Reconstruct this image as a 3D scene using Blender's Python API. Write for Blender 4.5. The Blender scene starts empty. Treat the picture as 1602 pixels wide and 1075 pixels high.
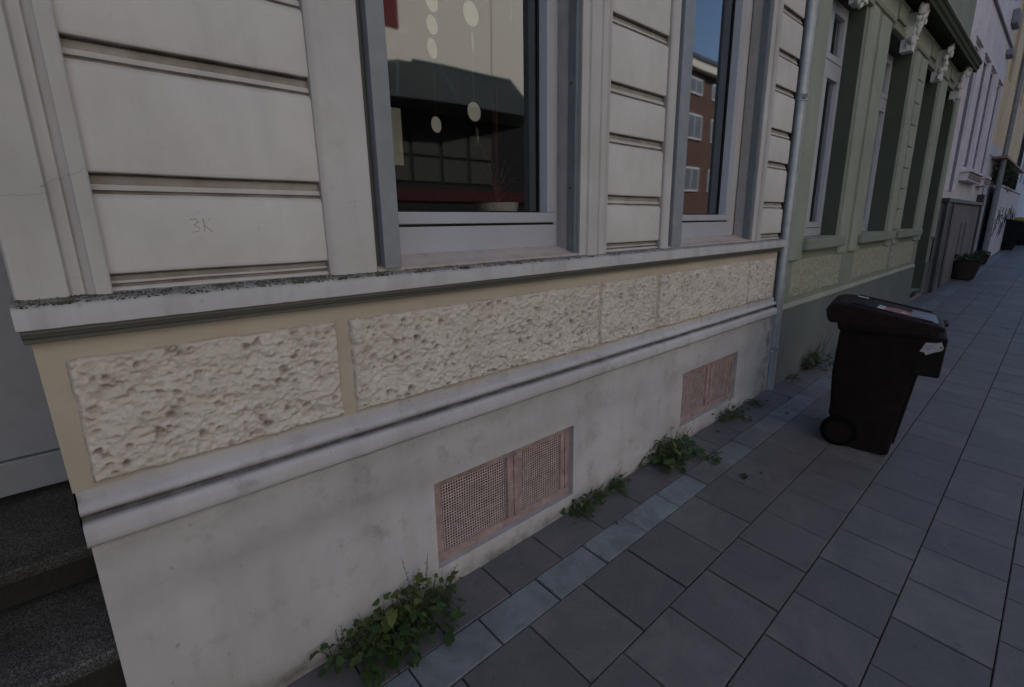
import bpy, math, random
import numpy as np
from mathutils import Vector, Matrix, noise
random.seed(7); rng = np.random.RandomState(5)
scn = bpy.context.scene
C = scn.collection
R = math.radians
GX, GY = .0196, .0788
def gz(x, y): return GX*x + GY*max(y, -2.6)*(1 if y < 0 else 1)

# ------------------------------------------------------------------ helpers
class MB:
    def __init__(s): s.v = []; s.f = []; s.d = []; s.m = []
    def add(s, vs, fs, d=0., mi=0):
        n = len(s.v); s.v += [tuple(v) for v in vs]
        s.d += (list(d) if hasattr(d, '__len__') else [d]*len(vs))
        s.f += [tuple(i+n for i in f) for f in fs]; s.m += [mi]*len(fs)
    def quad(s, a, b, c, d, dirt_shade=0., mi=0): s.add([a, b, c, d], [(0, 1, 2, 3)], dirt_shade, mi)
    def box(s, x0, x1, y0, y1, z0, z1, d=0., mi=0):
        v = [(x, y, z) for z in (z0, z1) for y in (y0, y1) for x in (x0, x1)]
        s.add(v, [(0, 2, 3, 1), (4, 5, 7, 6), (0, 1, 5, 4), (2, 6, 7, 3), (0, 4, 6, 2), (1, 3, 7, 5)], d, mi)
    def hexa(s, v, d=0., mi=0):
        s.add(v, [(0, 2, 3, 1), (4, 5, 7, 6), (0, 1, 5, 4), (2, 6, 7, 3), (0, 4, 6, 2), (1, 3, 7, 5)], d, mi)
    def ext_x(s, prof, x0, x1, n=1, jit=None, caps=True, closed=False):
        """profile of (y,z[,dirt]) swept along X"""
        P = [(p[0], p[1], p[2] if len(p) > 2 else 0.) for p in prof]; k = len(P)
        vs = []; ds = []
        for i in range(n+1):
            x = x0+(x1-x0)*i/n
            for j, p in enumerate(P):
                v = (x, p[0], p[1])
                if jit: v = jit(v, j)
                vs.append(v); ds.append(p[2])
        fs = []
        m = k if closed else k-1
        for i in range(n):
            for j in range(m):
                a = i*k+j; b = i*k+(j+1) % k
                fs.append((a, b, b+k, a+k))
        s.add(vs, fs, ds)
        if caps:
            s.add([vs[j] for j in range(k)], [tuple(range(k))], [p[2] for p in P])
            s.add([vs[n*k+j] for j in range(k)], [tuple(reversed(range(k)))], [p[2] for p in P])
    def ext_z(s, prof, z0, z1, caps=True, n=1):
        P = [(p[0], p[1], p[2] if len(p) > 2 else 0.) for p in prof]; k = len(P)
        vs = []; ds = []
        for i in range(n+1):
            z = z0+(z1-z0)*i/n
            for p in P: vs.append((p[0], p[1], z)); ds.append(p[2])
        fs = []
        for i in range(n):
            for j in range(k-1):
                a = i*k+j; fs.append((a, a+1, a+1+k, a+k))
        s.add(vs, fs, ds)
        if caps: s.add(vs[:k], [tuple(range(k))], ds[:k]); s.add(vs[-k:], [tuple(range(k))], ds[-k:])
    def tube(s, pts, r, seg=10, cap=True, d=0.):
        pts = [Vector(p) for p in pts]; n = len(pts)
        rs = r if hasattr(r, '__len__') else [r]*n
        vs = []; up0 = None
        for i, p in enumerate(pts):
            t = (pts[min(i+1, n-1)]-pts[max(i-1, 0)]).normalized()
            ref = Vector((0, 0, 1)) if abs(t.z) < .9 else Vector((1, 0, 0))
            a = t.cross(ref).normalized(); b = t.cross(a)
            for q in range(seg):
                th = 2*math.pi*q/seg; vs.append(p+rs[i]*(math.cos(th)*a+math.sin(th)*b))
        fs = []
        for i in range(n-1):
            for q in range(seg):
                a = i*seg+q; b = i*seg+(q+1) % seg; fs.append((a, b, b+seg, a+seg))
        if cap: fs.append(tuple(reversed(range(seg)))); fs.append(tuple(range((n-1)*seg, n*seg)))
        s.add(vs, fs, d)
    def lathe(s, prof, c, axis='z', seg=24):
        vs = []
        for (r, h) in prof:
            for q in range(seg):
                th = 2*math.pi*q/seg; a, b = r*math.cos(th), r*math.sin(th)
                vs.append({'z': (c[0]+a, c[1]+b, c[2]+h), 'x': (c[0]+h, c[1]+a, c[2]+b), 'y': (c[0]+a, c[1]+h, c[2]+b)}[axis])
        k = len(prof); fs = []
        for i in range(k-1):
            for q in range(seg):
                a = i*seg+q; b = i*seg+(q+1) % seg; fs.append((a, b, b+seg, a+seg))
        fs.append(tuple(reversed(range(seg)))); fs.append(tuple(range((k-1)*seg, k*seg)))
        s.add(vs, fs)
    def ball(s, c, r, sx=1, sy=1, sz=1, seg=8, ring=6, jit=0.):
        vs = [(c[0], c[1], c[2]-r*sz)]
        for i in range(1, ring):
            ph = -math.pi/2+math.pi*i/ring
            for q in range(seg):
                th = 2*math.pi*q/seg; k = 1+random.uniform(-jit, jit)
                vs.append((c[0]+k*r*sx*math.cos(ph)*math.cos(th), c[1]+k*r*sy*math.cos(ph)*math.sin(th), c[2]+k*r*sz*math.sin(ph)))
        vs.append((c[0], c[1], c[2]+r*sz)); fs = []
        for q in range(seg):
            fs.append((0, 1+(q+1) % seg, 1+q)); L = 1+(ring-2)*seg
            fs.append((L+q, L+(q+1) % seg, len(vs)-1))
        for i in range(ring-2):
            for q in range(seg):
                a = 1+i*seg+q; b = 1+i*seg+(q+1) % seg; fs.append((a, b, b+seg, a+seg))
        s.add(vs, fs)
    def wall(s, x0, x1, z0, z1, holes, y=0., depth=.15, zbot=None, rd=0., step=None):
        """sheet at y facing -Y with rectangular holes (hx0,hx1,hz0,hz1[,depth]) and their reveals"""
        xs = sorted({x0, x1, *[h[0] for h in holes], *[h[1] for h in holes]})
        zs = sorted({z0, z1, *[h[2] for h in holes], *[h[3] for h in holes]})
        for i in range(len(xs)-1):
            for j in range(len(zs)-1):
                cx, cz = (xs[i]+xs[i+1])/2, (zs[j]+zs[j+1])/2
                if any(h[0] < cx < h[1] and h[2] < cz < h[3] for h in holes): continue
                s.quad((xs[i], y, zs[j]), (xs[i+1], y, zs[j]), (xs[i+1], y, zs[j+1]), (xs[i], y, zs[j+1]))
        for h in holes:
            dp = h[4] if len(h) > 4 else depth; a, b, c, e = h[:4]; Y = y+dp
            for q in (((a, y, c), (a, Y, c), (a, Y, e), (a, y, e)), ((b, y, c), (b, y, e), (b, Y, e), (b, Y, c)),
                      ((a, y, e), (a, Y, e), (b, Y, e), (b, y, e)), ((a, y, c), (b, y, c), (b, Y, c), (a, Y, c))):
                s.quad(*q, rd)
    def build(s, name, mat, parent=None, bevel=0., smooth=False, recalc=False, weld=False):
        me = bpy.data.meshes.new(name); me.from_pydata(s.v, [], s.f)
        mats = mat if isinstance(mat, (list, tuple)) else [mat]
        for m in mats: me.materials.append(m)
        if len(mats) > 1: me.polygons.foreach_set('material_index', s.m)
        if any(s.d):
            a = me.attributes.new('dirt_shade', 'FLOAT', 'POINT'); a.data.foreach_set('value', [float(x) for x in s.d])
        me.update(); 
        if recalc or weld:
            import bmesh
            bm = bmesh.new(); bm.from_mesh(me)
            if weld: bmesh.ops.remove_doubles(bm, verts=bm.verts, dist=1e-5)
            bmesh.ops.recalc_face_normals(bm, faces=bm.faces); bm.to_mesh(me); bm.free()
        o = bpy.data.objects.new(name, me); C.objects.link(o)
        if smooth is True: me.polygons.foreach_set('use_smooth', [True]*len(me.polygons))
        elif smooth:
            me.polygons.foreach_set('use_smooth', [True]*len(me.polygons)); me.set_sharp_from_angle(angle=R(smooth))
        if bevel:
            b = o.modifiers.new('bevel', 'BEVEL'); b.width = bevel; b.segments = 2; b.limit_method = 'ANGLE'; b.angle_limit = R(40)
        if parent is not None:
            o.parent = parent; o.matrix_parent_inverse = Matrix.LocRotScale(parent.location, parent.rotation_euler, None).inverted()
        return o
def tag(o, label=None, cat=None, group=None, kind=None):
    if label: o['label'] = label
    if cat: o['category'] = cat
    if group: o['group'] = group
    if kind: o['kind'] = kind
    return o
def thing(name, label, cat, loc=(0, 0, 0), rz=0., group=None):
    o = bpy.data.objects.new(name, None); o.empty_display_size = .2; C.objects.link(o)
    o.location = loc; o.rotation_euler = (0, 0, rz); return tag(o, label, cat, group)
def local(o, parent):          # a part built in its thing's own coordinates
    o.parent = parent; o.matrix_parent_inverse = Matrix.Identity(4); return o
def dup(root, loc, rz, label, group=None):
    r = root.copy(); C.objects.link(r); r.location = loc; r.rotation_euler = (0, 0, rz); r['label'] = label
    def rec(src, dst):
        for ch in src.children:
            c = ch.copy(); C.objects.link(c); c.parent = dst; rec(ch, c)
    rec(root, r)
    if group: r['group'] = group
    return r

# ------------------------------------------------------------------ materials
class NT:
    def __init__(s, name, rough=.8, spec=.3, metal=0.):
        s.m = bpy.data.materials.new(name); s.m.use_nodes = True; s.t = s.m.node_tree; s.n = s.t.nodes
        s.b = s.n['Principled BSDF']; s.b.inputs['Roughness'].default_value = rough
        s.b.inputs['Specular IOR Level'].default_value = spec; s.b.inputs['Metallic'].default_value = metal
        s.co = s.n.new('ShaderNodeTexCoord').outputs['Object']
    def L(s, a, b): s.t.links.new(a, b)
    def map(s, scale=(1, 1, 1), rot=(0, 0, 0)):
        m = s.n.new('ShaderNodeMapping'); m.inputs['Scale'].default_value = scale; m.inputs['Rotation'].default_value = rot; s.L(s.co, m.inputs[0]); return m.outputs[0]
    def noise(s, sc, det=4, ro=.55, vec=None, dist=0.):
        n = s.n.new('ShaderNodeTexNoise'); n.inputs['Scale'].default_value = sc; n.inputs['Detail'].default_value = det
        n.inputs['Roughness'].default_value = ro; n.inputs['Distortion'].default_value = dist; s.L(vec or s.co, n.inputs['Vector']); return n.outputs['Fac']
    def vor(s, sc, vec=None, feat='F1'):
        n = s.n.new('ShaderNodeTexVoronoi'); n.inputs['Scale'].default_value = sc; n.feature = feat; s.L(vec or s.co, n.inputs['Vector']); return n
    def ramp(s, fac, stops):
        r = s.n.new('ShaderNodeValToRGB'); e = r.color_ramp.elements
        while len(e) < len(stops): e.new(.5)
        for i, (p, c) in enumerate(stops):
            e[i].position = p; e[i].color = (*c, 1) if hasattr(c, '__len__') else (c, c, c, 1)
        s.L(fac, r.inputs[0]); return r.outputs[0]
    def mix(s, f, a, b, mode='MIX'):
        m = s.n.new('ShaderNodeMix'); m.data_type = 'RGBA'; m.blend_type = mode
        for k, v in ((0, f), (6, a), (7, b)):
            if isinstance(v, (int, float)): m.inputs[k].default_value = v if k == 0 else (v, v, v, 1)
            elif isinstance(v, tuple): m.inputs[k].default_value = (*v, 1)
            else: s.L(v, m.inputs[k])
        return m.outputs[2]
    def math(s, op, a, b=0., cl=False):
        m = s.n.new('ShaderNodeMath'); m.operation = op; m.use_clamp = cl
        for k, v in ((0, a), (1, b)):
            if isinstance(v, (int, float)): m.inputs[k].default_value = v
            else: s.L(v, m.inputs[k])
        return m.outputs[0]
    def attr(s, name):
        a = s.n.new('ShaderNodeAttribute'); a.attribute_name = name; return a
    def sep(s):
        x = s.n.new('ShaderNodeSeparateXYZ'); s.L(s.co, x.inputs[0]); return x.outputs
    def bump(s, h, st=.3, d=.002):
        b = s.n.new('ShaderNodeBump'); b.inputs['Strength'].default_value = st; b.inputs['Distance'].default_value = d
        s.L(h, b.inputs['Height']); s.L(b.outputs[0], s.b.inputs['Normal'])
    def col(s, c):
        if isinstance(c, tuple): s.b.inputs['Base Color'].default_value = (*c, 1)
        else: s.L(c, s.b.inputs['Base Color'])
        return s.m
def mul(c, k): return tuple(x*k for x in c)

def plaster(name, base, dirt_shade=(.10, .075, .055), stain=(.20, .18, .17), amt=.35, bump=.25, grime_shade=None, streak=.25, xg=()):
    t = NT(name, .85, .2)
    n1 = t.noise(1.7, 5, .6, dist=.6); n2 = t.noise(9, 6, .65); n3 = t.noise(160, 3, .5)
    c = t.mix(t.ramp(n1, [(.35, 0.), (.7, 1.)]), mul(base, .86), mul(base, 1.07))
    st = t.noise(2.2, 5, .65, t.map((5, 5, .7)))                       # vertical rain streaks
    c = t.mix(t.math('MULTIPLY', t.ramp(st, [(.5, 0.), (.75, 1.)]), streak), c, stain)
    sp = t.ramp(n2, [(.56, 0.), (.74, 1.)])
    c = t.mix(t.math('MULTIPLY', sp, amt), c, stain)
    tiny = t.ramp(t.noise(38, 2, .4), [(.70, 0.), (.76, 1.)])
    c = t.mix(t.math('MULTIPLY', tiny, amt*.8), c, stain)
    wp = t.ramp(t.noise(3.1, 5, .7, t.map((1, 1, 1.6))), [(.5, 0.), (.72, .28)]); c = t.mix(wp, c, (base[0]*.86, base[1]*.78, base[2]*.66))
    # hairline cracks / chips
    v = t.vor(1.6, t.map((1, 1, 1)), 'DISTANCE_TO_EDGE')
    if grime_shade:      # (z centre, half width, strength, colour)
        z = t.sep()[2]
        for zc, hw, s_, gc in grime_shade:
            wob = t.math('MULTIPLY', t.math('SUBTRACT', t.noise(3.5, 5, .7), .5), hw*2.4)
            dd = t.math('ABSOLUTE', t.math('SUBTRACT', t.math('ADD', z, wob), zc))
            k = t.math('SUBTRACT', 1., t.math('DIVIDE', dd, hw), True)
            k = t.math('MULTIPLY', k, t.ramp(t.noise(5, 6, .7), [(.35, .15), (.65, 1.)]))
            c = t.mix(t.math('MULTIPLY', k, s_), c, gc)
    for xc, hw, s_, gc in xg:
        xyz = t.sep(); wob = t.math('MULTIPLY', t.math('SUBTRACT', t.noise(4, 5, .7), .5), hw*2.5)
        k = t.math('SUBTRACT', 1., t.math('DIVIDE', t.math('ABSOLUTE', t.math('SUBTRACT', t.math('ADD', xyz[0], wob), xc)), hw), True)
        k = t.math('MULTIPLY', k, t.ramp(t.noise(9, 6, .7), [(.38, .1), (.6, 1.)]))
        c = t.mix(t.math('MULTIPLY', k, s_), c, gc)
    da = t.attr('dirt_shade').outputs['Fac']
    dk = t.math('MULTIPLY', da, t.ramp(t.noise(14, 4, .6), [(.3, .55), (.7, 1.)]), True)
    c = t.mix(dk, c, dirt_shade)
    t.bump(t.math('ADD', t.math('MULTIPLY', n3, .5), t.math('MULTIPLY', t.noise(30, 4, .6), 1.)), bump, .003)
    return t.col(c)
def paint(name, base, rough=.5, var=.12, bump=.08, spec=.4, metal=0., sc=12):
    t = NT(name, rough, spec, metal)
    n = t.noise(sc, 5, .6)
    c = t.mix(t.ramp(n, [(.35, 0.), (.65, 1.)]), mul(base, 1-var), mul(base, 1+var*.6))
    c = t.mix(t.math('MULTIPLY', t.attr('dirt_shade').outputs['Fac'], .85, True), c, (.05, .045, .04))
    t.bump(t.noise(90, 3, .5), bump, .002); return t.col(c)

WHT = (.50, .455, .455)
M = {}
M['siding'] = plaster('siding_plaster', (.655, .625, .62), dirt_shade=(.13, .09, .062), stain=(.42, .385, .40), amt=.22, streak=.25)
M['pilaster'] = plaster('pilaster_plaster', (.59, .565, .575), dirt_shade=(.15, .12, .10), stain=(.36, .335, .33), amt=.25)
M['plinth'] = plaster('plinth_plaster', (.59, .57, .59), stain=(.27, .25, .24), amt=.6, streak=.2, xg=((3.98, .22, .75, (.10, .092, .085)), (.60, .10, .3, (.22, .21, .21)), (1.78, .10, .35, (.24, .22, .21)), (2.55, .10, .3, (.24, .22, .21))),
    grime_shade=[(.03, .045, .75, (.10, .095, .08)), (.68, .07, .45, (.24, .22, .22)), (.03, .10, .6, (.15, .135, .12)), (.53, .11, .4, (.24, .225, .23))])
M['cream'] = plaster('cream_plaster', (.56, .495, .42), dirt_shade=(.20, .12, .07), stain=(.36, .29, .22), amt=.22, streak=.15)
M['mould'] = plaster('moulding_plaster', (.60, .58, .62), dirt_shade=(.05, .045, .05), stain=(.17, .155, .16), amt=.5,
    grime_shade=[(.781, .012, .8, (.10, .09, .10))])  # soot plus painted shade on the down-turned lower half of the bulge
M['ledge'] = plaster('ledge_plaster', (.60, .59, .62), dirt_shade=(.075, .070, .045), stain=(.30, .28, .27), amt=.4, streak=.5)
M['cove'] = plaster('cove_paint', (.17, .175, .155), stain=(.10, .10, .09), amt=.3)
# rough bossage: pits carry brown dirt
t = NT('rough_bossage', .9, .15)
da = t.attr('dirt_shade').outputs['Fac']
c = t.mix(t.ramp(t.noise(6, 5, .6), [(.35, 0.), (.65, 1.)]), (.64, .575, .525), (.73, .665, .62))
c = t.mix(t.math('MULTIPLY', t.ramp(t.noise(22, 4, .6), [(.5, 0.), (.7, 1.)]), .22), c, (.55, .42, .35))
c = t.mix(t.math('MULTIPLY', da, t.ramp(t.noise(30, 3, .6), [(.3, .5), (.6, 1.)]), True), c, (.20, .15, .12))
t.bump(t.noise(110, 4, .6), .7, .005); M['rough'] = t.col(c)
t = NT('rough_green_bossage', .9, .15)
c = t.mix(t.ramp(t.noise(30, 5, .6), [(.35, 0.), (.65, 1.)]), (.31, .315, .25), (.42, .43, .345))
c = t.mix(t.math('MULTIPLY', t.attr('dirt_shade').outputs['Fac'], .8, True), c, (.10, .095, .06)); t.bump(t.noise(60, 4, .6), .6, .006); M['rough_green'] = t.col(c)
M['guide'] = paint('shutter_guide_paint', (.27, .29, .325), .45, .10)
M['guide_shaded'] = paint('guide_shaded_paint', (.15, .175, .20), .5, .1)  # same rail paint, darkened: shade of the right-hand rails put into the colour
M['lining'] = paint('reveal_lining_paint', (.36, .33, .33), .6, .1)
M['pvc'] = paint('white_window_plastic', (.45, .46, .53), .38, .05, .02, .45, sc=4)
M['gasket'] = paint('black_gasket', (.012, .012, .013), .6)
M['sillp'] = plaster('sill_plaster', (.58, .49, .45), stain=(.25, .20, .17), amt=.45, streak=.4)
M['pink'] = paint('pink_grate_paint', (.42, .30, .29), .6, .28, .2, sc=20)
M['pinkrust'] = paint('pink_mesh_paint', (.56, .44, .43), .65, .2, .2, sc=30)
M['room'] = paint('dark_room_plaster', (.06, .055, .055), .9)
M['cellar'] = paint('cellar_dark', (.03, .028, .027), .95)
M['curtain'] = paint('curtain_cloth', (.55, .54, .47), .9)
M['paper'] = paint('white_paper', (.88, .88, .82), .8, .03)
M['pot'] = paint('glazed_white_pot', (.62, .62, .58), .35)
M['redstem'] = paint('red_leaf', (.13, .05, .03), .6, .3)
M['zinc'] = paint('zinc_pipe', (.40, .43, .47), .45, .15, .05, .5, .4)
M['door'] = paint('door_paint', (.34, .37, .45), .45, .06)
M['pencil'] = paint('scratched_mark', (.42, .385, .38), .9)
def glass(name, refl=.3, tint=(.75, .8, .8)):
    m = bpy.data.materials.new(name); m.use_nodes = True; n = m.node_tree.nodes; L = m.node_tree.links; n.clear()
    o = n.new('ShaderNodeOutputMaterial'); mx = n.new('ShaderNodeMixShader'); g = n.new('ShaderNodeBsdfGlossy'); tr = n.new('ShaderNodeBsdfTransparent')
    g.inputs['Roughness'].default_value = .03; g.inputs['Color'].default_value = (.95, .97, 1, 1); tr.inputs[0].default_value = (*tint, 1)
    f = n.new('ShaderNodeFresnel'); f.inputs[0].default_value = 1.5
    a = n.new('ShaderNodeMath'); a.operation = 'MULTIPLY_ADD'; a.inputs[1].default_value = 1.2; a.inputs[2].default_value = refl; a.use_clamp = True
    tc = n.new('ShaderNodeTexCoord'); ns = n.new('ShaderNodeTexNoise'); ns.inputs['Scale'].default_value = 1.3; ns.inputs['Detail'].default_value = 1
    bp = n.new('ShaderNodeBump'); bp.inputs['Strength'].default_value = .10; bp.inputs['Distance'].default_value = .02
    L.new(tc.outputs['Object'], ns.inputs[0]); L.new(ns.outputs[0], bp.inputs['Height']); L.new(bp.outputs[0], g.inputs['Normal'])
    L.new(f.outputs[0], a.inputs[0]); L.new(a.outputs[0], mx.inputs[0]); L.new(tr.outputs[0], mx.inputs[1]); L.new(g.outputs[0], mx.inputs[2]); L.new(mx.outputs[0], o.inputs[0])
    return m
M['glass'] = glass('window_glass', .17, (.93, .95, .95))
M['glass_far'] = glass('far_window_glass', .12, (.3, .32, .33))
M['green'] = plaster('sage_green_plaster', (.27, .295, .245), dirt_shade=(.12, .12, .09), stain=(.23, .24, .20), amt=.25, streak=.3)
M['green_light'] = plaster('pale_sage_trim', (.345, .37, .315), stain=(.31, .32, .27), amt=.3, streak=.3)
M['green_dark'] = plaster('dark_green_reveal', (.085, .10, .08), stain=(.06, .07, .06), amt=.3)
M['green_base'] = plaster('grey_green_base', (.165, .185, .19), stain=(.12, .13, .135), amt=.4, streak=.35, grime_shade=[(.05, .2, .4, (.05, .052, .052))])
M['eave'] = plaster('dark_green_cornice', (.05, .06, .035), stain=(.03, .035, .02), amt=.4)
M['stucco'] = plaster('white_stucco_ornament', (.66, .65, .63), stain=(.25, .24, .22), amt=.4)
M['lav'] = plaster('lavender_grey_plaster', (.78, .72, .78), stain=(.66, .60, .65), amt=.25)
M['lavshade'] = plaster('grey_violet_reveal', (.30, .285, .33), stain=(.22, .21, .24), amt=.25)
M['darkplinth'] = plaster('dark_grey_plinth', (.22, .20, .21), stain=(.15, .14, .15), amt=.4)
M['darktrim'] = paint('anthracite_trim', (.045, .045, .055), .6)
M['orange'] = plaster('apricot_plaster', (.90, .68, .44), stain=(.84, .62, .40), amt=.2)
M['whitewall'] = plaster('white_garden_wall', (.75, .75, .80), stain=(.5, .5, .52), amt=.4)
M['brownwood'] = paint('brown_canopy', (.26, .16, .11), .7)
M['steel'] = paint('galvanised_steel', (.24, .26, .29), .5, .15, .05, .5, .4)
M['black'] = paint('black_spray', (.015, .015, .018), .7)
def bin_mat(name, col):
    t = NT(name, .6, .15)
    c = t.mix(t.ramp(t.noise(14, 5, .65), [(.4, 0.), (.7, 1.)]), mul(col, .8), mul(col, 1.35))
    c = t.mix(t.math('MULTIPLY', t.ramp(t.noise(5, 6, .7), [(.55, 0.), (.75, 1.)]), .35), c, (.026, .022, .021))
    t.L(t.ramp(t.noise(20, 4, .6), [(.3, .5), (.7, .7)]), t.b.inputs['Roughness'])
    t.bump(t.noise(220, 2, .5), .15, .001); return t.col(c)
M['bin'] = bin_mat('brown_bin_plastic', (.010, .006, .006))
M['binlid'] = bin_mat('brown_lid_plastic', (.016, .0075, .0075))
M['binblack'] = bin_mat('black_bin_plastic', (.012, .013, .015))
M['rubber'] = paint('tyre_rubber', (.004, .004, .004), .9, .1, .1, .08)
M['yellow'] = paint('yellow_lid_plastic', (.42, .31, .05), .5)
M['sticker'] = paint('white_sticker', (.38, .38, .42), .6, .15, sc=40)
M['redsticker'] = paint('faded_red_sticker', (.30, .12, .10), .6, .35, sc=60)
M['sheet'] = paint('faded_sticker_film', (.11, .115, .14), .35, .25, sc=30)
M['terra'] = paint('dark_brown_planter', (.03, .022, .018), .7, .2)
# paving
t = NT('paving_slab', .62, .5)
a = t.attr('tone').outputs['Fac']
c = t.ramp(a, [(0., (.104, .097, .106)), (.45, (.143, .133, .142)), (.6, (.160, .150, .156)), (.85, (.195, .225, .25)), (1., (.25, .29, .31))])
c = t.mix(t.math('MULTIPLY', t.ramp(t.noise(3.5, 7, .75, dist=.8), [(.40, 0.), (.62, 1.)]), .6), c, (.078, .080, .092))
c = t.mix(t.math('MULTIPLY', t.ramp(t.noise(260, 2, .5), [(.55, 0.), (.7, 1.)]), .25), c, (.26, .26, .28))
c = t.mix(t.math('MULTIPLY', t.ramp(t.noise(26, 4, .6), [(.6, 0.), (.72, 1.)]), .25), c, (.06, .06, .065))
v = t.vor(7); c = t.mix(t.math('MULTIPLY', t.ramp(v.outputs['Distance'], [(.05, 1.), (.075, 0.)]), .45), c, (.05, .05, .055))
v = t.vor(55); c = t.mix(t.math('MULTIPLY', t.ramp(v.outputs['Distance'], [(.10, 1.), (.16, 0.)]), t.ramp(t.noise(3, 3), [(.5, 0.), (.62, .6)])), c, (.035, .033, .028))
t.bump(t.math('ADD', t.noise(240, 3, .6), t.noise(14, 4, .6)), .4, .0022); M['slab'] = t.col(c)
t = NT('joint_soil', .95, .1)
M['joint'] = t.col(t.mix(t.ramp(t.noise(40, 4, .6), [(.4, 0.), (.6, 1.)]), (.010, .010, .010), (.028, .028, .022)))
t = NT('asphalt', .9, .2)
t.bump(t.noise(150, 3), .5, .004); M['asphalt'] = t.col(t.mix(t.ramp(t.noise(200, 2), [(.4, 0.), (.6, 1.)]), (.035, .036, .038), (.07, .07, .072)))
M['earth'] = NT('earth', .95).col((.06, .055, .05))
M['kerb'] = paint('granite_kerb', (.17, .17, .175), .8, .2, sc=60)
# terrazzo steps
t = NT('speckled_terrazzo', .7, .3)
v = t.vor(420); n = t.noise(2.5, 4)
c = t.mix(t.ramp(v.outputs['Color'], [(.45, 0.), (.85, 1.)]), (.055, .055, .057), (.31, .305, .30))
c = t.mix(t.ramp(t.noise(7, 5, .6), [(.35, 0.), (.7, .6)]), c, (.025, .025, .026)); c = t.mix(t.math('MULTIPLY', t.attr('dirt_shade').outputs['Fac'], 1., True), c, (.022, .021, .02))
t.bump(v.outputs['Distance'], .5, .002); M['terrazzo'] = t.col(c)
# leaves
def leafmat(name, a, b, y):
    t = NT(name, .5, .35)
    oi = t.attr('tone').outputs['Fac']
    c = t.ramp(oi, [(0., a), (.75, b), (1., y)])
    c = t.mix(t.ramp(t.noise(60, 3, .6), [(.4, 0.), (.7, .5)]), c, mul(a, .7))
    t.b.inputs['Transmission Weight'].default_value = 0.
    # thin-leaf translucency
    tr = t.n.new('ShaderNodeBsdfTranslucent'); t.L(c, tr.inputs[0]); mx = t.n.new('ShaderNodeMixShader'); mx.inputs[0].default_value = .25
    out = [x for x in t.n if x.type == 'OUTPUT_MATERIAL'][0]; t.L(t.b.outputs[0], mx.inputs[1]); t.L(tr.outputs[0], mx.inputs[2]); t.L(mx.outputs[0], out.inputs[0])
    return t.col(c)
M['leaf'] = leafmat('weed_leaf', (.028, .054, .017), (.062, .112, .03), (.16, .19, .05))
M['leafdark'] = leafmat('bush_leaf', (.03, .05, .025), (.065, .09, .04), (.11, .12, .06))
M['stem'] = paint('weed_stem', (.075, .09, .04), .6)
M['deadleaf'] = paint('dead_leaf', (.03, .028, .015), .8, .3)
M['moss'] = paint('dry_moss', (.10, .094, .062), .95, .55, .6, sc=120)
# opposite side
t = NT('opposite_cream_wall', .85, .2); M['opcream'] = t.col(t.mix(t.noise(1.5, 4), (.78, .70, .57), (.84, .76, .63)))
M['dred'] = paint('dark_red_band', (.045, .006, .006), .7)
M['opred'] = paint('oxblood_panel', (.16, .02, .02), .7)
t = NT('brick_wall', .9, .15); b = t.n.new('ShaderNodeTexBrick'); b.inputs['Scale'].default_value = 4; t.L(t.map((1, 1, 1), (R(90), 0, 0)), b.inputs[0])
b.inputs['Color1'].default_value = (.15, .08, .055, 1); b.inputs['Color2'].default_value = (.115, .058, .042, 1); b.inputs['Mortar'].default_value = (.20, .16, .14, 1)
M['brick'] = t.col(b.outputs[0])
M['copper'] = paint('green_copper_edge', (.05, .10, .095), .7)
t = NT('dark_glass_roof', .6, .2); M['slate'] = t.col(t.mix(t.ramp(t.noise(2.5, 5, .6, t.map((6, 1, 1))), [(.4, 0.), (.7, 1.)]), (.015, .021, .021), (.034, .043, .042)))
M['darkpub'] = paint('dark_pub_front', (.010, .010, .010), .8)
M['pubglass'] = paint('leaded_glass', (.05, .048, .038), .6)  # plain dim pane colour, no glow
M['opframe'] = paint('opposite_white_frame', (.7, .7, .7), .6)
M['rooftile'] = paint('dark_roof', (.05, .045, .05), .8)

# ------------------------------------------------------------------ ground, road, pavement
mb = MB(); mb.quad((-400, -400, -.55), (400, -400, -.55), (400, 400, -.55), (-400, 400, -.55)); tag(mb.build('ground', M['earth']), kind='structure')
def strip(name, mat, y0, y1, dz=0., x0=-12, x1=60):
    mb = MB(); mb.quad((x0, y0, GX*x0+GY*y0+dz), (x1, y0, GX*x1+GY*y0+dz), (x1, y1, GX*x1+GY*y1+dz), (x0, y1, GX*x0+GY*y1+dz)); return tag(mb.build(name, mat), kind='structure')
strip('paving_bed', M['joint'], -2.35, .9, -.010)
def zroad(x, y): return GX*x+GY*-2.5-.13
mb = MB(); mb.quad((-12, -2.48, zroad(-12, 0)), (60, -2.48, zroad(60, 0)), (60, -7.0, zroad(60, 0)), (-12, -7.0, zroad(-12, 0))); tag(mb.build('road', M['asphalt']), kind='structure')
mb = MB()
for i in range(-12, 60):
    x0, x1 = i+.004, i+.996
    mb.hexa([(x, y, GX*x+GY*-2.4-.3+(.3+.005)*k) for k in (0, 1) for y in (-2.485, -2.355) for x in (x0, x1)])
tag(mb.build('kerb', M['kerb'], bevel=.012), kind='structure')
mb = MB(); mb.quad((-12, -7.0, zroad(-12, 0)+.12), (60, -7, zroad(60, 0)+.12), (60, -9.0, zroad(60, 0)+.14), (-12, -9.0, zroad(-12, 0)+.14)); tag(mb.build('far_pavement', M['asphalt']), kind='structure')

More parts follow.
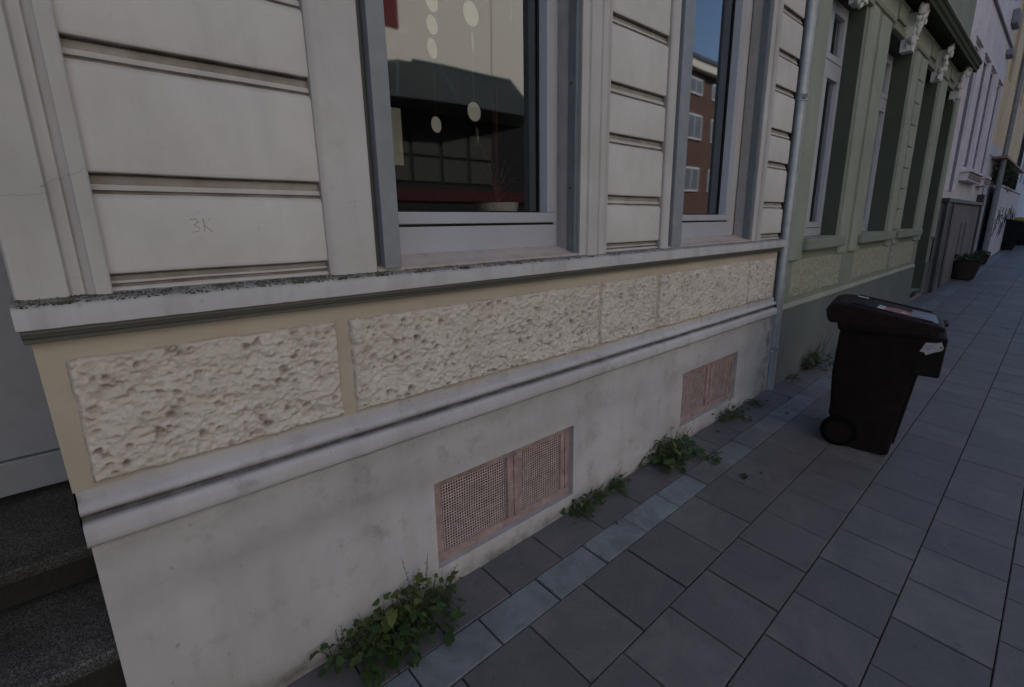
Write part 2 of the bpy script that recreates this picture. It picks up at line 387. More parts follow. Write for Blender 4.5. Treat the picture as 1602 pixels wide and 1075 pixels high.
def slabs():
    V = []; F = []; T = []
    rows = [(.30, .00, .2985, .180, 'in', 0), (0.0, -.198, .2985, .180, 'in', 1), (-.198, -.344, .2995, .008, 'light', 2), (-.344, -.638, .3055, .113, 'g', 3)]
    y = -.638; k = 0
    while y > -2.3:
        w = [.294, .292, .290, .29, .29, .29, .29][min(k, 6)]
        rows.append((y, y-w, (.3012, .2975, .2945, .2955, .296, .296)[min(k, 5)], (.298, .1735, .049, .2175, .07, .22)[min(k, 5)], 'g', 4+k)); y -= w; k += 1
    for (ya, yb, pitch, off, kind, ri) in rows:
        n0 = int((-3-off)/pitch); n1 = int((40-off)/pitch)
        for n in range(n0, n1):
            j = .0028 if n*pitch < 14 else .002
            x0 = off+n*pitch+j+random.uniform(-.001, .0018); x1 = off+(n+1)*pitch-j+random.uniform(-.0018, .001)
            jl = j*(.8 if ri < 5 else .6); a, b = yb+jl, ya-jl
            if kind == 'in':
                if x1 < -3: continue
                tone = random.uniform(.15, .6)
            elif kind == 'light': tone = random.uniform(.84, .98) if .3 < x0 < 2.3 else random.uniform(.62, .82)
            else: tone = random.uniform(.12, .62)
            e = random.uniform(-.002, .0015); sx = random.uniform(-.006, .006); sy = random.uniform(-.006, .006); bv = .0028
            cx, cy = (x0+x1)/2, (a+b)/2
            base = len(V)
            for ins, dz in ((0, -.02), (0, -bv), (bv, 0)):
                for (px, py) in ((x0+ins, a+ins), (x1-ins, a+ins), (x1-ins, b-ins), (x0+ins, b-ins)):
                    V.append((px, py, GX*px+GY*py+dz+e+sx*(px-cx)+sy*(py-cy))); T.append(tone)
            F.append((base+8, base+9, base+10, base+11))
            for L in (0, 4):
                for q in range(4): F.append((base+L+q, base+L+(q+1) % 4, base+L+4+(q+1) % 4, base+L+4+q))
    me = bpy.data.meshes.new('pavement'); me.from_pydata(V, [], F); me.materials.append(M['slab'])
    a = me.attributes.new('tone', 'FLOAT', 'POINT'); a.data.foreach_set('value', T)
    o = bpy.data.objects.new('pavement', me); C.objects.link(o); tag(o, kind='structure')
slabs()

# ------------------------------------------------------------------ white house
H = thing('house', 'pale plastered house with grooved upper wall, rough cream panels and two tall windows', 'house', (2, 0, 0))
XL, XR = -.10, 4.06
def groundz(x): return GX*x
# plinth with slanting grate openings
G1 = (.872, 1.668, .118, .487); G2 = (2.69, 3.455, .165, .52)
mb = MB(); mb.wall(XL+.021, XR, -.3, .699, [(*G1, .05), (*G2, .05)], 0., .05, rd=.35)
mb.quad((XL+.021, 0, -.3), (XL+.021, 1.2, -.3), (XL+.021, 1.2, .699), (XL+.021, 0, .699)); mb.quad((XR, 0, -.3), (XR, .1, -.3), (XR, .1, .699), (XR, 0, .699))
mb.build('plinth', M['plinth'], H)
# cream band
mb = MB(); y = .012
mb.quad((XL+.012, y, .84), (4.02, y, .84), (4.02, y, 1.206), (XL+.008, y, 1.206))
mb.quad((XL+.013, y, .69), (XL+.013, 1.2, .69), (XL+.008, 1.2, 1.29), (XL+.008, y, 1.29)); mb.quad((4.02, y, .69), (4.02, .1, .69), (4.02, .1, 1.29), (4.02, y, 1.29))
mb.build('cream_wall_band', M['cream'], H)
def sm(v, j):
    n = noise.noise(Vector((v[0]*3, j*.35, 1)))*.0016+noise.noise(Vector((v[0]*14, j*.7, 5)))*.0008
    return (v[0], v[1]+n, v[2]+n)
mb = MB()
mb.ext_x([(.012, .845, .0), (.012, .816, .1), (.007, .812, .05), (-.002, .809, 0), (-.008, .803, 0), (-.0105, .797, 0), (-.0095, .790, .25), (-.006, .783, .55), (.002, .778, .85), (.008, .775, .95),
          (.008, .768, .9), (-.003, .7665, .5), (-.014, .763, .1), (-.019, .757, 0), (-.021, .745, 0), (-.0215, .730, 0), (-.021, .717, 0), (-.017, .708, .05), (-.010, .702, .35), (.002, .698, .9)], XL+.016, 4.05, 120, sm)  # high values paint groove soot and the shade lines under bulge and fillet
mb.build('base_moulding', M['mould'], H, smooth=35)
# sill ledge: crumbling top edge
def lj(v, j):
    x, y, z = v; a = noise.noise(Vector((x*9, 2, 0))); b = noise.noise(Vector((x*33, 7, j*.5))); c = max(0, noise.noise(Vector((x*16, 11, 0))))
    w = 1. if x < 1.9 else .35
    if j in (4, 5, 6): return (x, y+w*(.004*b+.010*c+.002*a), z-w*(.006*c+.002*abs(b)))
    return (x, y+.0015*a, z+.001*b)
mb = MB()
mb.ext_x([(.02, 1.2335), (-.040, 1.2335, .1), (-.046, 1.236), (-.047, 1.26), (-.047, 1.276, .1), (-.044, 1.283, .35), (-.037, 1.286, .6), (-.02, 1.290, .8), (.02, 1.297, .7), (.08, 1.303, .3)], XL-.006, 4.03, 420, lj)
mb.build('sill_ledge', M['ledge'], H, smooth=40)
mb = MB()
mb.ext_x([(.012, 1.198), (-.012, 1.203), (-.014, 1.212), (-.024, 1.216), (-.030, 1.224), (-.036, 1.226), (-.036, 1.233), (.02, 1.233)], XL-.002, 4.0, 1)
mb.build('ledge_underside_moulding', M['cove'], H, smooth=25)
# moss crumbs on the ledge
mb = MB()
for i in range(9500):
    x = random.choice([random.uniform(-.1, 1.7), random.uniform(-.1, .9), random.uniform(-.1, 2.4)])
    d_ = noise.noise(Vector((x*7, 3, 0)))+.6*noise.noise(Vector((x*31, 8, 0)))
    if d_ < random.uniform(-.55, .15): continue
    y = random.gauss(-.020, .013)+.008*noise.noise(Vector((x*12, 0, 0)))
    if not -.043 < y < .004: continue
    r = random.uniform(.0008, .0032); mb.ball((x, y, 1.2885+(y+.02)*.25), r, random.uniform(.9, 1.5), 1.2, .8, 5, 3, .35)
tag(mb.build('moss', M['moss'], H), kind='stuff')

# ---- rough panels
def fbm(nx, nz, sx, sz, octs, seed, gain=.5):
    r = np.random.RandomState(seed); out = np.zeros((nx, nz)); amp = 1
    for o in range(octs):
        gx = max(2, int(sx*2**o)+2); gy = max(2, int(sz*2**o)+2); g = r.randn(gx+2, gy+2)
        u = np.linspace(0, gx-1.001, nx); v = np.linspace(0, gy-1.001, nz)
        iu = u.astype(int); iv = v.astype(int); fu = (u-iu); fv = (v-iv); fu = fu*fu*(3-2*fu); fv = fv*fv*(3-2*fv)
        a = g[np.ix_(iu, iv)]; b = g[np.ix_(iu+1, iv)]; c = g[np.ix_(iu, iv+1)]; d = g[np.ix_(iu+1, iv+1)]
        out += amp*((a*(1-fu)[:, None]+b*fu[:, None])*(1-fv)[None]+(c*(1-fu)[:, None]+d*fu[:, None])*fv[None]); amp *= gain
    return out
def rough_panel(x0, x1, z0, z1, y, step, seed, mat, parent, amp=1., pitd=1500):
    w, h = x1-x0, z1-z0; nx = int(w/step)+1; nz = int(h/step)+1
    X, Z = np.meshgrid(np.linspace(0, w, nx), np.linspace(0, h, nz), indexing='ij')
    f1 = fbm(nx, nz, w*16, h*22, 3, seed); f2 = fbm(nx, nz, w*26, h*42, 3, seed+1, .6); f3 = fbm(nx, nz, w*70, h*90, 2, seed+2)
    ridg = 1-np.abs(f2)*1.3
    hgt = .012+.0026*f1+.0021*np.clip(ridg, -1.2, 1)+.0022*f3
    dirt_shade = np.clip(-.35*ridg-.25, 0, .30)
    r = np.random.RandomState(seed+9)
    for i in range(int(w*h*pitd)):
        px, pz = r.rand()*w, r.rand()*h; a = .0035+.0080*r.rand()**2.0; b = a*r.uniform(.6, 1.1); th = r.uniform(-.5, .9)+(math.pi/2 if r.rand() < .25 else 0); dep = r.uniform(.004, .013)*(a/.010)**.8
        if r.rand() < .3: a *= 2.1; b *= .45; dep *= .7
        dx, dz = X-px, Z-pz; u = (dx*math.cos(th)+dz*math.sin(th))/a; v = (-dx*math.sin(th)+dz*math.cos(th))/b
        # upper lip is sharper than the lower one
        q = u*u+np.where(v > 0, v*1.5, v*.8)**2
        g = np.exp(-q**1.3); hgt -= dep*g; hgt += dep*.28*np.exp(-((np.sqrt(q)-1.5)/.35)**2)
        dirt_shade += np.clip(g*(.05+75*dep), 0, 1)*.75
    # irregular edge
    ex = np.minimum(X, w-X)+.0016*fbm(nx, nz, w*30, h*30, 2, seed+4); ez = np.minimum(Z, h-Z)+.0018*fbm(nx, nz, w*30, h*30, 2, seed+5)
    e = np.clip(np.minimum(ex, ez)/.009, 0, 1); e = e*e*(3-2*e)
    hgt = (hgt*amp)*e-.004*(1-e)
    dirt_shade = np.clip(dirt_shade*e+(e < .45)*(e > .02)*.55, 0, 1)
    V = np.stack([X+x0, y-hgt, Z+z0], -1).reshape(-1, 3)
    I = np.arange(nx*nz).reshape(nx, nz); F = np.stack([I[:-1, :-1], I[1:, :-1], I[1:, 1:], I[:-1, 1:]], -1).reshape(-1, 4)
    me = bpy.data.meshes.new('rough_panel'); me.from_pydata(V.tolist(), [], F.tolist()); me.materials.append(mat)
    at = me.attributes.new('dirt_shade', 'FLOAT', 'POINT'); at.data.foreach_set('value', dirt_shade.reshape(-1).astype(np.float32))
    me.polygons.foreach_set('use_smooth', [True]*len(me.polygons))
    o = bpy.data.objects.new('rough_panel', me); C.objects.link(o); o.parent = parent; o.matrix_parent_inverse = Matrix.Translation(parent.location).inverted(); return o
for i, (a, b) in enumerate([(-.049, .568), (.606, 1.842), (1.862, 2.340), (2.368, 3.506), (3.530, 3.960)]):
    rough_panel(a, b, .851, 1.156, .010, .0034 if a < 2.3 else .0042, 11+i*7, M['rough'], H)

# ---- upper wall: openings of the two windows
ZT = 10.2; WT = 3.25
O1 = (.722, 1.672, 1.29, WT); O2 = (2.425, 3.475, 1.29, WT)
mb = MB(); yb = .042
mb.wall(XL, 4.03, 1.29, ZT, [(*O1, .12), (*O2, .12), (.70, 1.70, 4.9, 7.0), (2.42, 3.48, 4.9, 7.0)], yb, .12)
mb.quad((XL, yb, 1.29), (XL, 1.2, 1.29), (XL, 1.2, ZT), (XL, yb, ZT)); mb.build('wall', M['siding'], H)
# horizontally grooved bays
grooves = [(1.306, 1.335), (1.513, 1.556), (1.783, 1.826), (1.992, 2.038), (2.268, 2.306), (2.478, 2.52), (2.73, 2.77), (2.94, 2.98), (3.20, 3.24), (3.41, 3.45), (3.68, 3.72)]
def bay(x0, x1, F):
    pr = [(F+.01, 1.285, .5)]
    for a, b in grooves:
        pr += [(F, a-.014, .0), (F+.001, a-.012, .05), (F+.0075, a-.001, .30), (F+.017, a, .95), (F+.017, a+.005, .8), (F+.009, a+.008, .25), (F+.011, a+.45*(b-a), .15), (F+.018, a+.5*(b-a), .75), (F+.019, b-.005, .6), (F+.024, b-.0005, 1.), (F+.003, b, .9), (F, b+.003, .2), (F, b+.012, 0)]
    pr.append((F, 3.95, 0))
    mb = MB(); mb.ext_x(pr, x0, x1, max(2, int((x1-x0)*16)), lambda v, j: (v[0], v[1]+.0012*noise.noise(Vector((v[0]*4, v[2]*5, 3)))+.0005*noise.noise(Vector((v[0]*25, v[2]*20, 3))), v[2]+.0012*noise.noise(Vector((v[0]*6, j*.1, 9)))), caps=False)
    mb.build('grooved_wall_panel', M['siding'], H, smooth=30)
bay(.052, .600, .014); bay(1.90, 2.42, .016); bay(3.60, 4.03, .012)
# pilasters and window surrounds, swept up in Z (x, y, darkening)
def sur(pr, name='pilaster', top=3.95):
    mb = MB(); mb.ext_z(pr, 1.288, top, caps=False, n=1); mb.build(name, M['pilaster'], H, smooth=25)
sur([(XL, 1.2), (XL, .006), (XL+.004, 0), (-.014, 0, 0), (-.010, .006, .6), (-.006, .008, .2), (.012, .008, .0), (.015, .012, .7), (.019, .010, .2), (.028, .003), (.031, -.002, .2), (.033, -.002), (.058, -.003), (.0615, .000, .2), (.0625, .03, .9)])
sur([(.566, .03, .9), (.5665, .006, .3), (.583, -.004), (.590, -.006), (.596, -.006), (.6, -.007), (.708, -.007), (.7125, -.004), (.7135, .10, .6)], 'window_surround')
sur([(1.682, .10, .6), (1.683, -.004, .3), (1.686, -.006), (1.722, -.006), (1.727, -.014, .5), (1.73, -.016), (1.792, -.016), (1.796, -.012, .7), (1.802, -.011, .3), (1.806, -.016), (1.838, -.016), (1.842, -.010, .7), (1.848, -.008, .2), (1.876, -.004), (1.880, .0, .5), (1.882, .03, .9)], 'window_surround')
sur([(2.352, .03, .9), (2.354, .004, .3), (2.368, -.006), (2.378, -.008), (2.409, -.008), (2.413, -.004), (2.4135, .10, .6)], 'window_surround')
sur([(3.482, .10, .6), (3.483, -.004, .3), (3.486, -.006), (3.525, -.008), (3.53, -.016, .5), (3.575, -.016), (3.58, -.010, .7), (3.586, -.009, .2), (3.622, -.006), (3.626, .0, .5), (3.628, .03, .9)], 'window_surround')
# scratched mark on the lowest block
mb = MB()
def stroke(pts, r=.0013): mb.tube([(p[0], .0145, p[1]) for p in pts], r, 5)
X0, Z0, k = .236, 1.426, .030
stroke([(X0, Z0+k), (X0+k*.45, Z0+k*1.05), (X0+k*.6, Z0+k*.8), (X0+k*.25, Z0+k*.55), (X0+k*.62, Z0+k*.3), (X0+k*.5, Z0+k*.03), (X0, Z0)])
stroke([(X0+k*.95, Z0+k*1.05), (X0+k*.95, Z0)]); stroke([(X0+k*1.45, Z0+k*1.05), (X0+k*.98, Z0+k*.5), (X0+k*1.5, Z0)])
mb.build('scratched_lettering', M['pencil'], H)
def crack(pts, y, r=.00045):
    mb = MB(); out = []
    for (a, b) in zip(pts[:-1], pts[1:]):
        for i in range(8): u = i/8; out.append((a[0]+(b[0]-a[0])*u+random.uniform(-.0012, .0012), y, a[1]+(b[1]-a[1])*u+random.uniform(-.002, .002)))
    mb.tube(out, [r*random.uniform(.5, 1.3) for _ in out], 4); mb.build('plaster_crack', M['pencil'], H)
crack([(-.097, 1.505), (-.03, 1.506), (.0, 1.515)], -.0002); crack([(-.02, 1.523), (.0, 1.534), (.02, 1.545), (.045, 1.553), (.06, 1.57)], -.0030)
crack([(.63, 1.50), (.67, 1.507), (.705, 1.48)], -.0072)
# house shell
mb = MB()
def shell(mb, x0, x1, y0, y1, z0, z1):
    mb.quad((x0, y0, z0), (x0, y1, z0), (x0, y1, z1), (x0, y0, z1)); mb.quad((x1, y0, z0), (x1, y1, z0), (x1, y1, z1), (x1, y0, z1))
    mb.quad((x0, y1, z0), (x1, y1, z0), (x1, y1, z1), (x0, y1, z1)); mb.quad((x0, y0, z1), (x1, y0, z1), (x1, y1, z1), (x0, y1, z1)); mb.quad((x0, y0, z0), (x1, y0, z0), (x1, y1, z0), (x0, y1, z0))
shell(mb, XL+.03, 4.02, .17, 8, 1.20, 3.6); shell(mb, XL+.03, 4.02, .17, 8, 3.61, ZT); mb.quad((2.1, .17, 1.2), (2.1, 8, 1.2), (2.1, 8, 3.6), (2.1, .17, 3.6))
mb.quad((XL, 3.2, 1.2), (4.02, 3.2, 1.2), (4.02, 3.2, 3.6), (XL, 3.2, 3.6)); mb.build('interior_room', M['room'], H)
mb = MB(); shell(mb, XL+.03, 4.03, .052, 2, -.3, 1.19); mb.build('cellar_shell', M['cellar'], H)
mb = MB(); mb.hexa([(x, y, z) for z, dy in ((ZT, 0), (ZT+.2, .1)) for y in (-.25+dy, 8.3) for x in (-.1, 4.06)]); mb.build('roof', M['rooftile'], H)

# ---- windows
def window(P, O, frame_x0, glass_x0, glass_x1, frame_x1, zb, zg0, ztop, yw, lower=1.355):
    """frame > sash, pane, gasket ; every piece is butted"""
    f = MB(); f.box(frame_x0, frame_x1, yw-.015, yw+.055, lower-.03, zb-.006); f.box(frame_x1-.030, frame_x1, yw-.015, yw+.055, zb-.006, ztop); f.box(frame_x0, frame_x0+.03, yw-.015, yw+.055, zb-.006, ztop)
    fr = f.build('window_frame', M['pvc'], P, bevel=.003)
    s = MB(); a, b = frame_x0+.033, frame_x1-.033
    s.box(a, b, yw-.022, yw+.04, zb+.003, zg0); s.box(glass_x1, b, yw-.022, yw+.04, zg0, ztop); s.box(a, glass_x0, yw-.022, yw+.04, zg0, ztop)
    so = s.build('sash', M['pvc'], fr, bevel=.004); so.matrix_parent_inverse = Matrix.Translation(P.location).inverted() @ Matrix.Identity(4) if False else Matrix.Identity(4)
    so.parent = P
    so.matrix_parent_inverse = Matrix.Translation(P.location).inverted()
    g = MB(); g.box(glass_x0, glass_x1, yw+.026, yw+.033, zg0+.0005, zg0+.007); g.box(glass_x1-.007, glass_x1-.0005, yw+.026, yw+.033, zg0+.007, ztop); g.box(glass_x0+.0005, glass_x0+.007, yw+.026, yw+.033, zg0+.007, ztop)
    g.box(a, b, yw-.010, yw+.01, zb-.006, zb+.003); g.box(b, b+.003, yw-.010, yw+.01, zb, ztop); g.build('gasket', M['gasket'], P)
    p = MB(); p.quad((glass_x0, yw+.035, zg0), (glass_x1, yw+.035, zg0), (glass_x1, yw+.035, ztop), (glass_x0, yw+.035, ztop)); p.build('window_pane', M['glass'], P)
window(H, O1, .800, .845, 1.592, 1.672, 1.434, 1.479, 3.2, .125)
window(H, O2, 2.62, 2.70, 3.296, 3.372, 1.431, 1.470, 3.2, .125)
for (x0, x1, xf) in ((.716, 1.68, 1.0), (2.416, 3.478, 1.0)):
    mb = MB(); mb.ext_x([(-.004, 1.290, .2), (-.002, 1.3015, .2), (.05, 1.318), (.111, 1.336, .1), (.111, 1.29)], x0, x1, 60, lambda v, j: (v[0], v[1], v[2]+.0015*noise.noise(Vector((v[0]*12, j, 0)))), caps=True)
    mb.build('window_sill', M['sillp'], H, smooth=40)
# plastered filling beside narrow second window and inner reveals
for a, b in ((3.372, 3.47), (2.426, 2.62), (.723, .80)):
    mb = MB(); mb.box(a, b, .118, .17, 1.29, WT); mb.build('window_reveal', M['pilaster'], H)
# shutter guides: grey rails standing in each side of the openings
for (a, b, y0, y1) in ((.722, .796, -.012, .110), (1.655, 1.676, .004, .060), (2.425, 2.540, -.012, .110), (3.452, 3.474, .004, .060)):
    mb = MB()
    if b-a > .05:
        mb.box(a+.016, b, y0, y1, 1.30, WT, 0); mb.box(a, a+.014, y0+.03, y1, 1.30, WT, 1.0)  # second box is a dark strip painting the shade of the gap beside the rail
    else:
        mb.box(a, b, y0, y1-.012, 1.305, WT); lb = MB(); lb.box(a+.003, b-.001, y1-.011, .109, 1.308, WT); lb.build('reveal_lining', M['lining'], H)
    mb.build('shutter_guide', M['guide'] if b-a > .05 else M['guide_shaded'], H, bevel=.003)
for z in (1.58, 1.99): mb = MB(); mb.lathe([(.0001, -.001), (.004, -.001), (.004, .002)], (1.653, .03, z), 'x', 8); mb.build('guide_screw', M['gasket'], H)
for a, b in ((.722, 1.676), (2.425, 3.474)):
    mb = MB(); mb.box(a, b, -.02, .11, WT-.15, WT+.2); mb.build('shutter_box', M['guide'], H, bevel=.004)
    mb = MB(); mb.wall(a-.02, b+.02, 4.9, 7.0, [(a+.06, b-.06, 4.98, 6.92)], .16, .03); mb.build('upper_window_frame', M['pvc'], H)
    mb = MB(); mb.quad((a-.02, .19, 4.9), (b+.02, .19, 4.9), (b+.02, .19, 7), (a-.02, .19, 7)); mb.build('upper_window_pane', M['glass_far'], H)

# ---- cellar grates (frame with a mullion, two sheets with square holes)
def grate(O, seed):
    x0, x1, z0, z1 = O; w = x1-x0
    G = MB(); y0, y1 = .028, .046; t = .048; xm = x0+w*.545; 
    G.box(x0, x1, y0, y1, z1-.036, z1); G.box(x0, x1, y0, y1, z0, z0+.034)
    G.box(x0, x0+t, y0, y1, z0+.034, z1-.036); G.box(x1-t-.012, x1, y0, y1, z0+.034, z1-.036); G.box(xm-.045, xm+.040, y0-.004, y1, z0+.034, z1-.036)
    G.box(xm-.012, xm+.008, y0-.011, y0-.004, z0+.034, z1-.036); G.box(x1-t+.012, x1-t+.024, y0-.008, y0, z0+.034, z1-.036)
    fr = G.build('cellar_grate_frame', M['pink'], H, bevel=.002)
    for (a, b) in ((x0+t, xm-.045), (xm+.040, x1-t-.012)):
        S = MB(); zz0, zz1 = z0+.034, z1-.036; p = .0122; nx = int((b-a)/p); nz = int((zz1-zz0)/p); px = (b-a)/nx; pz = (zz1-zz0)/nz; ys = .040; m = .0024
        def Y(x, z): return ys+.004*noise.noise(Vector((x*7, z*7, seed)))+.006*math.exp(-((x-(a+b)/2)**2+(z-(zz0+zz1)/2)**2)/.006)
        for i in range(nx+1):   # vertical wires
            x = a+i*px
            for j in range(nz):
                za, zb = zz0+j*pz, zz0+(j+1)*pz
                S.quad((x-m, Y(x, za), za), (x+m, Y(x, za), za), (x+m, Y(x, zb), zb), (x-m, Y(x, zb), zb))
        for j in range(nz+1):
            z = zz0+j*pz
            for i in range(nx):
                xa, xb = a+i*px+m, a+(i+1)*px-m
                S.quad((xa, Y(a+i*px, z), z-m), (xb, Y(a+(i+1)*px, z), z-m), (xb, Y(a+(i+1)*px, z), z+m), (xa, Y(a+i*px, z), z+m))
        S.build('grate_mesh', M['pinkrust'], H)
grate(G1, 1); grate(G2, 4)
# ---- entrance recess left of the corner: door, threshold, steps
mb = MB()
mb.box(-1.35, XL+.03, .91, .97, .66, 3.0); mb.box(-1.35, XL+.03, .895, .97, .535, .657)
mb.build('entrance_door', M['door'], H, bevel=.004)
mb = MB(); mb.box(-1.2, -.285, .902, .909, .80, 1.45); mb.build('door_panel', M['door'], H, bevel=.004)
mb = MB(); mb.box(-1.35, XL+.03, .92, 1.0, .49, .532); mb.build('door_gap', M['gasket'], H)  # black strip painting the shade of the gap under the door
def stp(x0, x1, y0, y1, z0, z1):
    mb = MB(); mb.ext_x([(y1, z0, .8), (y0+.022, z0, .9), (y0+.014, z1-.040, .9), (y0, z1-.034, .6), (y0, z1-.006, .45), (y0+.006, z1, .0), (y0+.016, z1, .0), (y1-.05, z1, .1), (y1, z1, .9)], x0, x1, 1); mb.build('step', M['terrazzo'], H)
stp(-1.4, XL+.028, .385, 1.02, .30, .51); stp(-1.4, XL+.028, .012, .402, .10, .396); stp(-1.4, XL+.0, -.36, .026, -.2, .245)
mb = MB(); mb.quad((-1.4, 0, 3.0), (-.1, 0, 3.0), (-.1, 0, ZT), (-1.4, 0, ZT)); mb.quad((-1.4, 0, 3.0), (-.1, 0, 3.0), (-.1, 1.1, 3.0), (-1.4, 1.1, 3.0)); mb.box(-5.2, -1.4, -1.1, 8, -.3, ZT); mb.box(-1.4, -.1, 1.03, 8, -.3, ZT); mb.build('entrance_wall_and_sky_blocker', M['pilaster'], H)  # projecting block on the left is unseen, added to keep sky light off the wall

# ---- things behind the first window
k = 0
def disc(x, z, r, y, ang):
    m = MB(); m.lathe([(.0001, 0), (r, 0), (r, .0015)], (0, 0, 0), 'y', 28); o = m.build('paper_disc', M['paper']); o.location = (x, y, z); o.rotation_euler = (0, 0, ang); return o
D = [(1.279, 2.202, .042, .2, 'large white paper disc hanging high on the middle string of the window'),
     (1.284, 2.108, .035, .9, 'narrow-looking turned disc on the right string, just under the largest one'),
     (1.102, 2.126, .030, .35, 'middle one of the three paper discs on the left string over the pale reflection'),
     (1.098, 2.050, .033, .5, 'lowest paper disc of the left string above the dark mirrored canopy'),
     (1.106, 2.200, .032, .3, 'topmost paper disc of the left string, cut by the top of the picture'),
     (1.279, 1.863, .035, .1, 'bright white disc against the dark part of the window below the reflected canopy'),
     (1.099, 1.796, .028, .3, 'dim grey disc at the bottom of the left string, in the dark lower window'),
     (1.288, 1.772, .034, 1.2, 'paper disc turned almost edge-on, lowest on the right string above the plant'),
     (1.484, 2.240, .034, 1.0, 'paper disc near the right edge of the window, alone on the third string')]
for (x, z, r, a, lab) in D: tag(disc(x, z, r, .20, a*.9), lab, 'window decoration', 'white paper discs hung in the window')
for x, zt, lab in ((1.281, 1.74, 'thin thread carrying four paper discs in the middle of the window'), (1.101, 1.77, 'thin thread carrying the left discs of the window'), (1.484, 2.2, 'thin thread near the right side of the window')):
    mb = MB(); mb.tube([(x, .203, zt), (x, .203, 3.1)], .0002, 4); tag(mb.build('thread', M['paper']), lab, 'thread')
P = thing('potted_plant', 'small houseplant with reddish stems in a white pot on the inside of the first window', 'plant', (1.472, .30, 1.40))
mb = MB(); mb.lathe([(.055, 0), (.085, .06), (.095, .118), (.098, .125), (.088, .125), (.084, .11), (.0001, .11)], (1.472, .30, 1.40), 'z', 24); mb.build('pot', M['pot'], P, smooth=40)
mb = MB()
for i in range(14):
    a = random.uniform(0, 6.28); L = random.uniform(.08, .30) if i > 2 else .5; r = random.uniform(.02, .07); p0 = Vector((1.472, .30, 1.50))
    mb.tube([p0+Vector((math.cos(a)*r*u*u*(1.4 if i > 2 else .6), math.sin(a)*r*u*u*.6, L*u)) for u in (0, .35, .7, 1)], [.004, .0035, .003, .0015], 5)
for i in range(26):
    a = random.uniform(0, 6.28); r = random.uniform(.01, .085); z = random.uniform(1.53, 1.70); c = Vector((1.472+math.cos(a)*r, .30+math.sin(a)*r, z)); d = Vector((math.cos(a), math.sin(a), random.uniform(-.4, .6)))*.03; s_ = Vector((-math.sin(a), math.cos(a), .2))*.010
    mb.add([c-d, c+s_, c+d, c-s_], [(0, 1, 2, 3)])
mb.build('leaves', M['redstem'], P)
mb = MB(); mb.ext_z([(.86+.01*i, .215+.006*(i % 2)) for i in range(11)], 1.645, 1.836, caps=False); tag(mb.build('pale_hanging_cloth', M['curtain']), 'small pale cloth hanging behind the left edge of the first window', 'cloth')
mb = MB(); mb.box(.79, 2.0, .17, .42, 1.37, 1.398); tag(mb.build('window_board', M['room'], H))

# ------------------------------------------------------------------ drainpipe between the houses
P = thing('drainpipe', 'grey zinc rainwater pipe running down between the white and the green house', 'drainpipe', (4.105, 0, .1))
mb = MB(); mb.tube([(4.105, .0, -.2), (4.105, .0, ZT)], .040, 20); mb.build('pipe', M['zinc'], P, smooth=50)
for z in (.42, 2.28, 4.3):
    mb = MB(); mb.lathe([(.040, -.028), (.046, -.026), (.046, -.014), (.043, -.010), (.043, .010), (.046, .014), (.046, .026), (.040, .028)], (4.105, 0, z), 'z', 20); mb.box(4.06, 4.078, -.056, -.03, z-.012, z+.012); mb.build('pipe_clamp', M['zinc'], P, smooth=40)

# ------------------------------------------------------------------ green house
GH = thing('house', 'sage green house with deep window openings, stucco keystones and dark eave', 'house', (7, 0, .14))
GL, GR = 4.15, 10.55
holes = [(4.50, 5.36, 1.285, 3.17, .22), (6.17, 7.20, 1.285, 3.17, .26), (7.95, 8.80, 1.285, 3.17, .26), (9.36, 10.25, .30, 3.17, .5)]
mb = MB(); mb.wall(GL, GR, .75, 3.6, holes, 0., .25); mb.wall(GL, GR, 3.6, ZT, [(4.6, 5.5, 4.6, 6.8), (6.2, 7.1, 4.6, 6.8), (7.9, 8.8, 4.6, 6.8), (9.3, 10.2, 4.6, 6.8)], 0, .2); mb.quad((GL, 0, -.2), (GL, .3, -.2), (GL, .3, ZT), (GL, 0, ZT))
mb.build('wall', M['green'], GH)
mb = MB()
for h in holes:   # dark painted inner reveals, 3 mm proud of the masonry
    a, b, c, e, d = h
    mb.quad((b-.003, .004, c), (b-.003, d, c), (b-.003, d, e), (b-.003, .004, e)); mb.quad((a+.003, .004, c), (a+.003, d, c), (a+.003, d, e), (a+.003, .004, e)); mb.quad((a, .004, e-.003), (b, .004, e-.003), (b, d, e-.003), (a, d, e-.003))
mb.build('window_reveal', M['green_dark'], GH)
for a, b in ((GL, 9.36), (10.25, GR)): mb = MB(); mb.box(a, b, -.012, .2, -.2, .728); mb.build('base_wall', M['green_base'], GH)
mb = MB(); mb.ext_x([(.01, .722), (-.022, .724), (-.026, .735), (-.020, .75), (0.002, .768)], GL, 9.30, 1); mb.build('base_ledge', M['green_light'], GH, smooth=30)
for i, (a, b) in enumerate(((4.32, 5.62), (6.06, 7.55), (7.70, 9.05))): rough_panel(a, b, .80, 1.115, .004, .012, 60+i, M['rough_green'], GH, .8, 300)
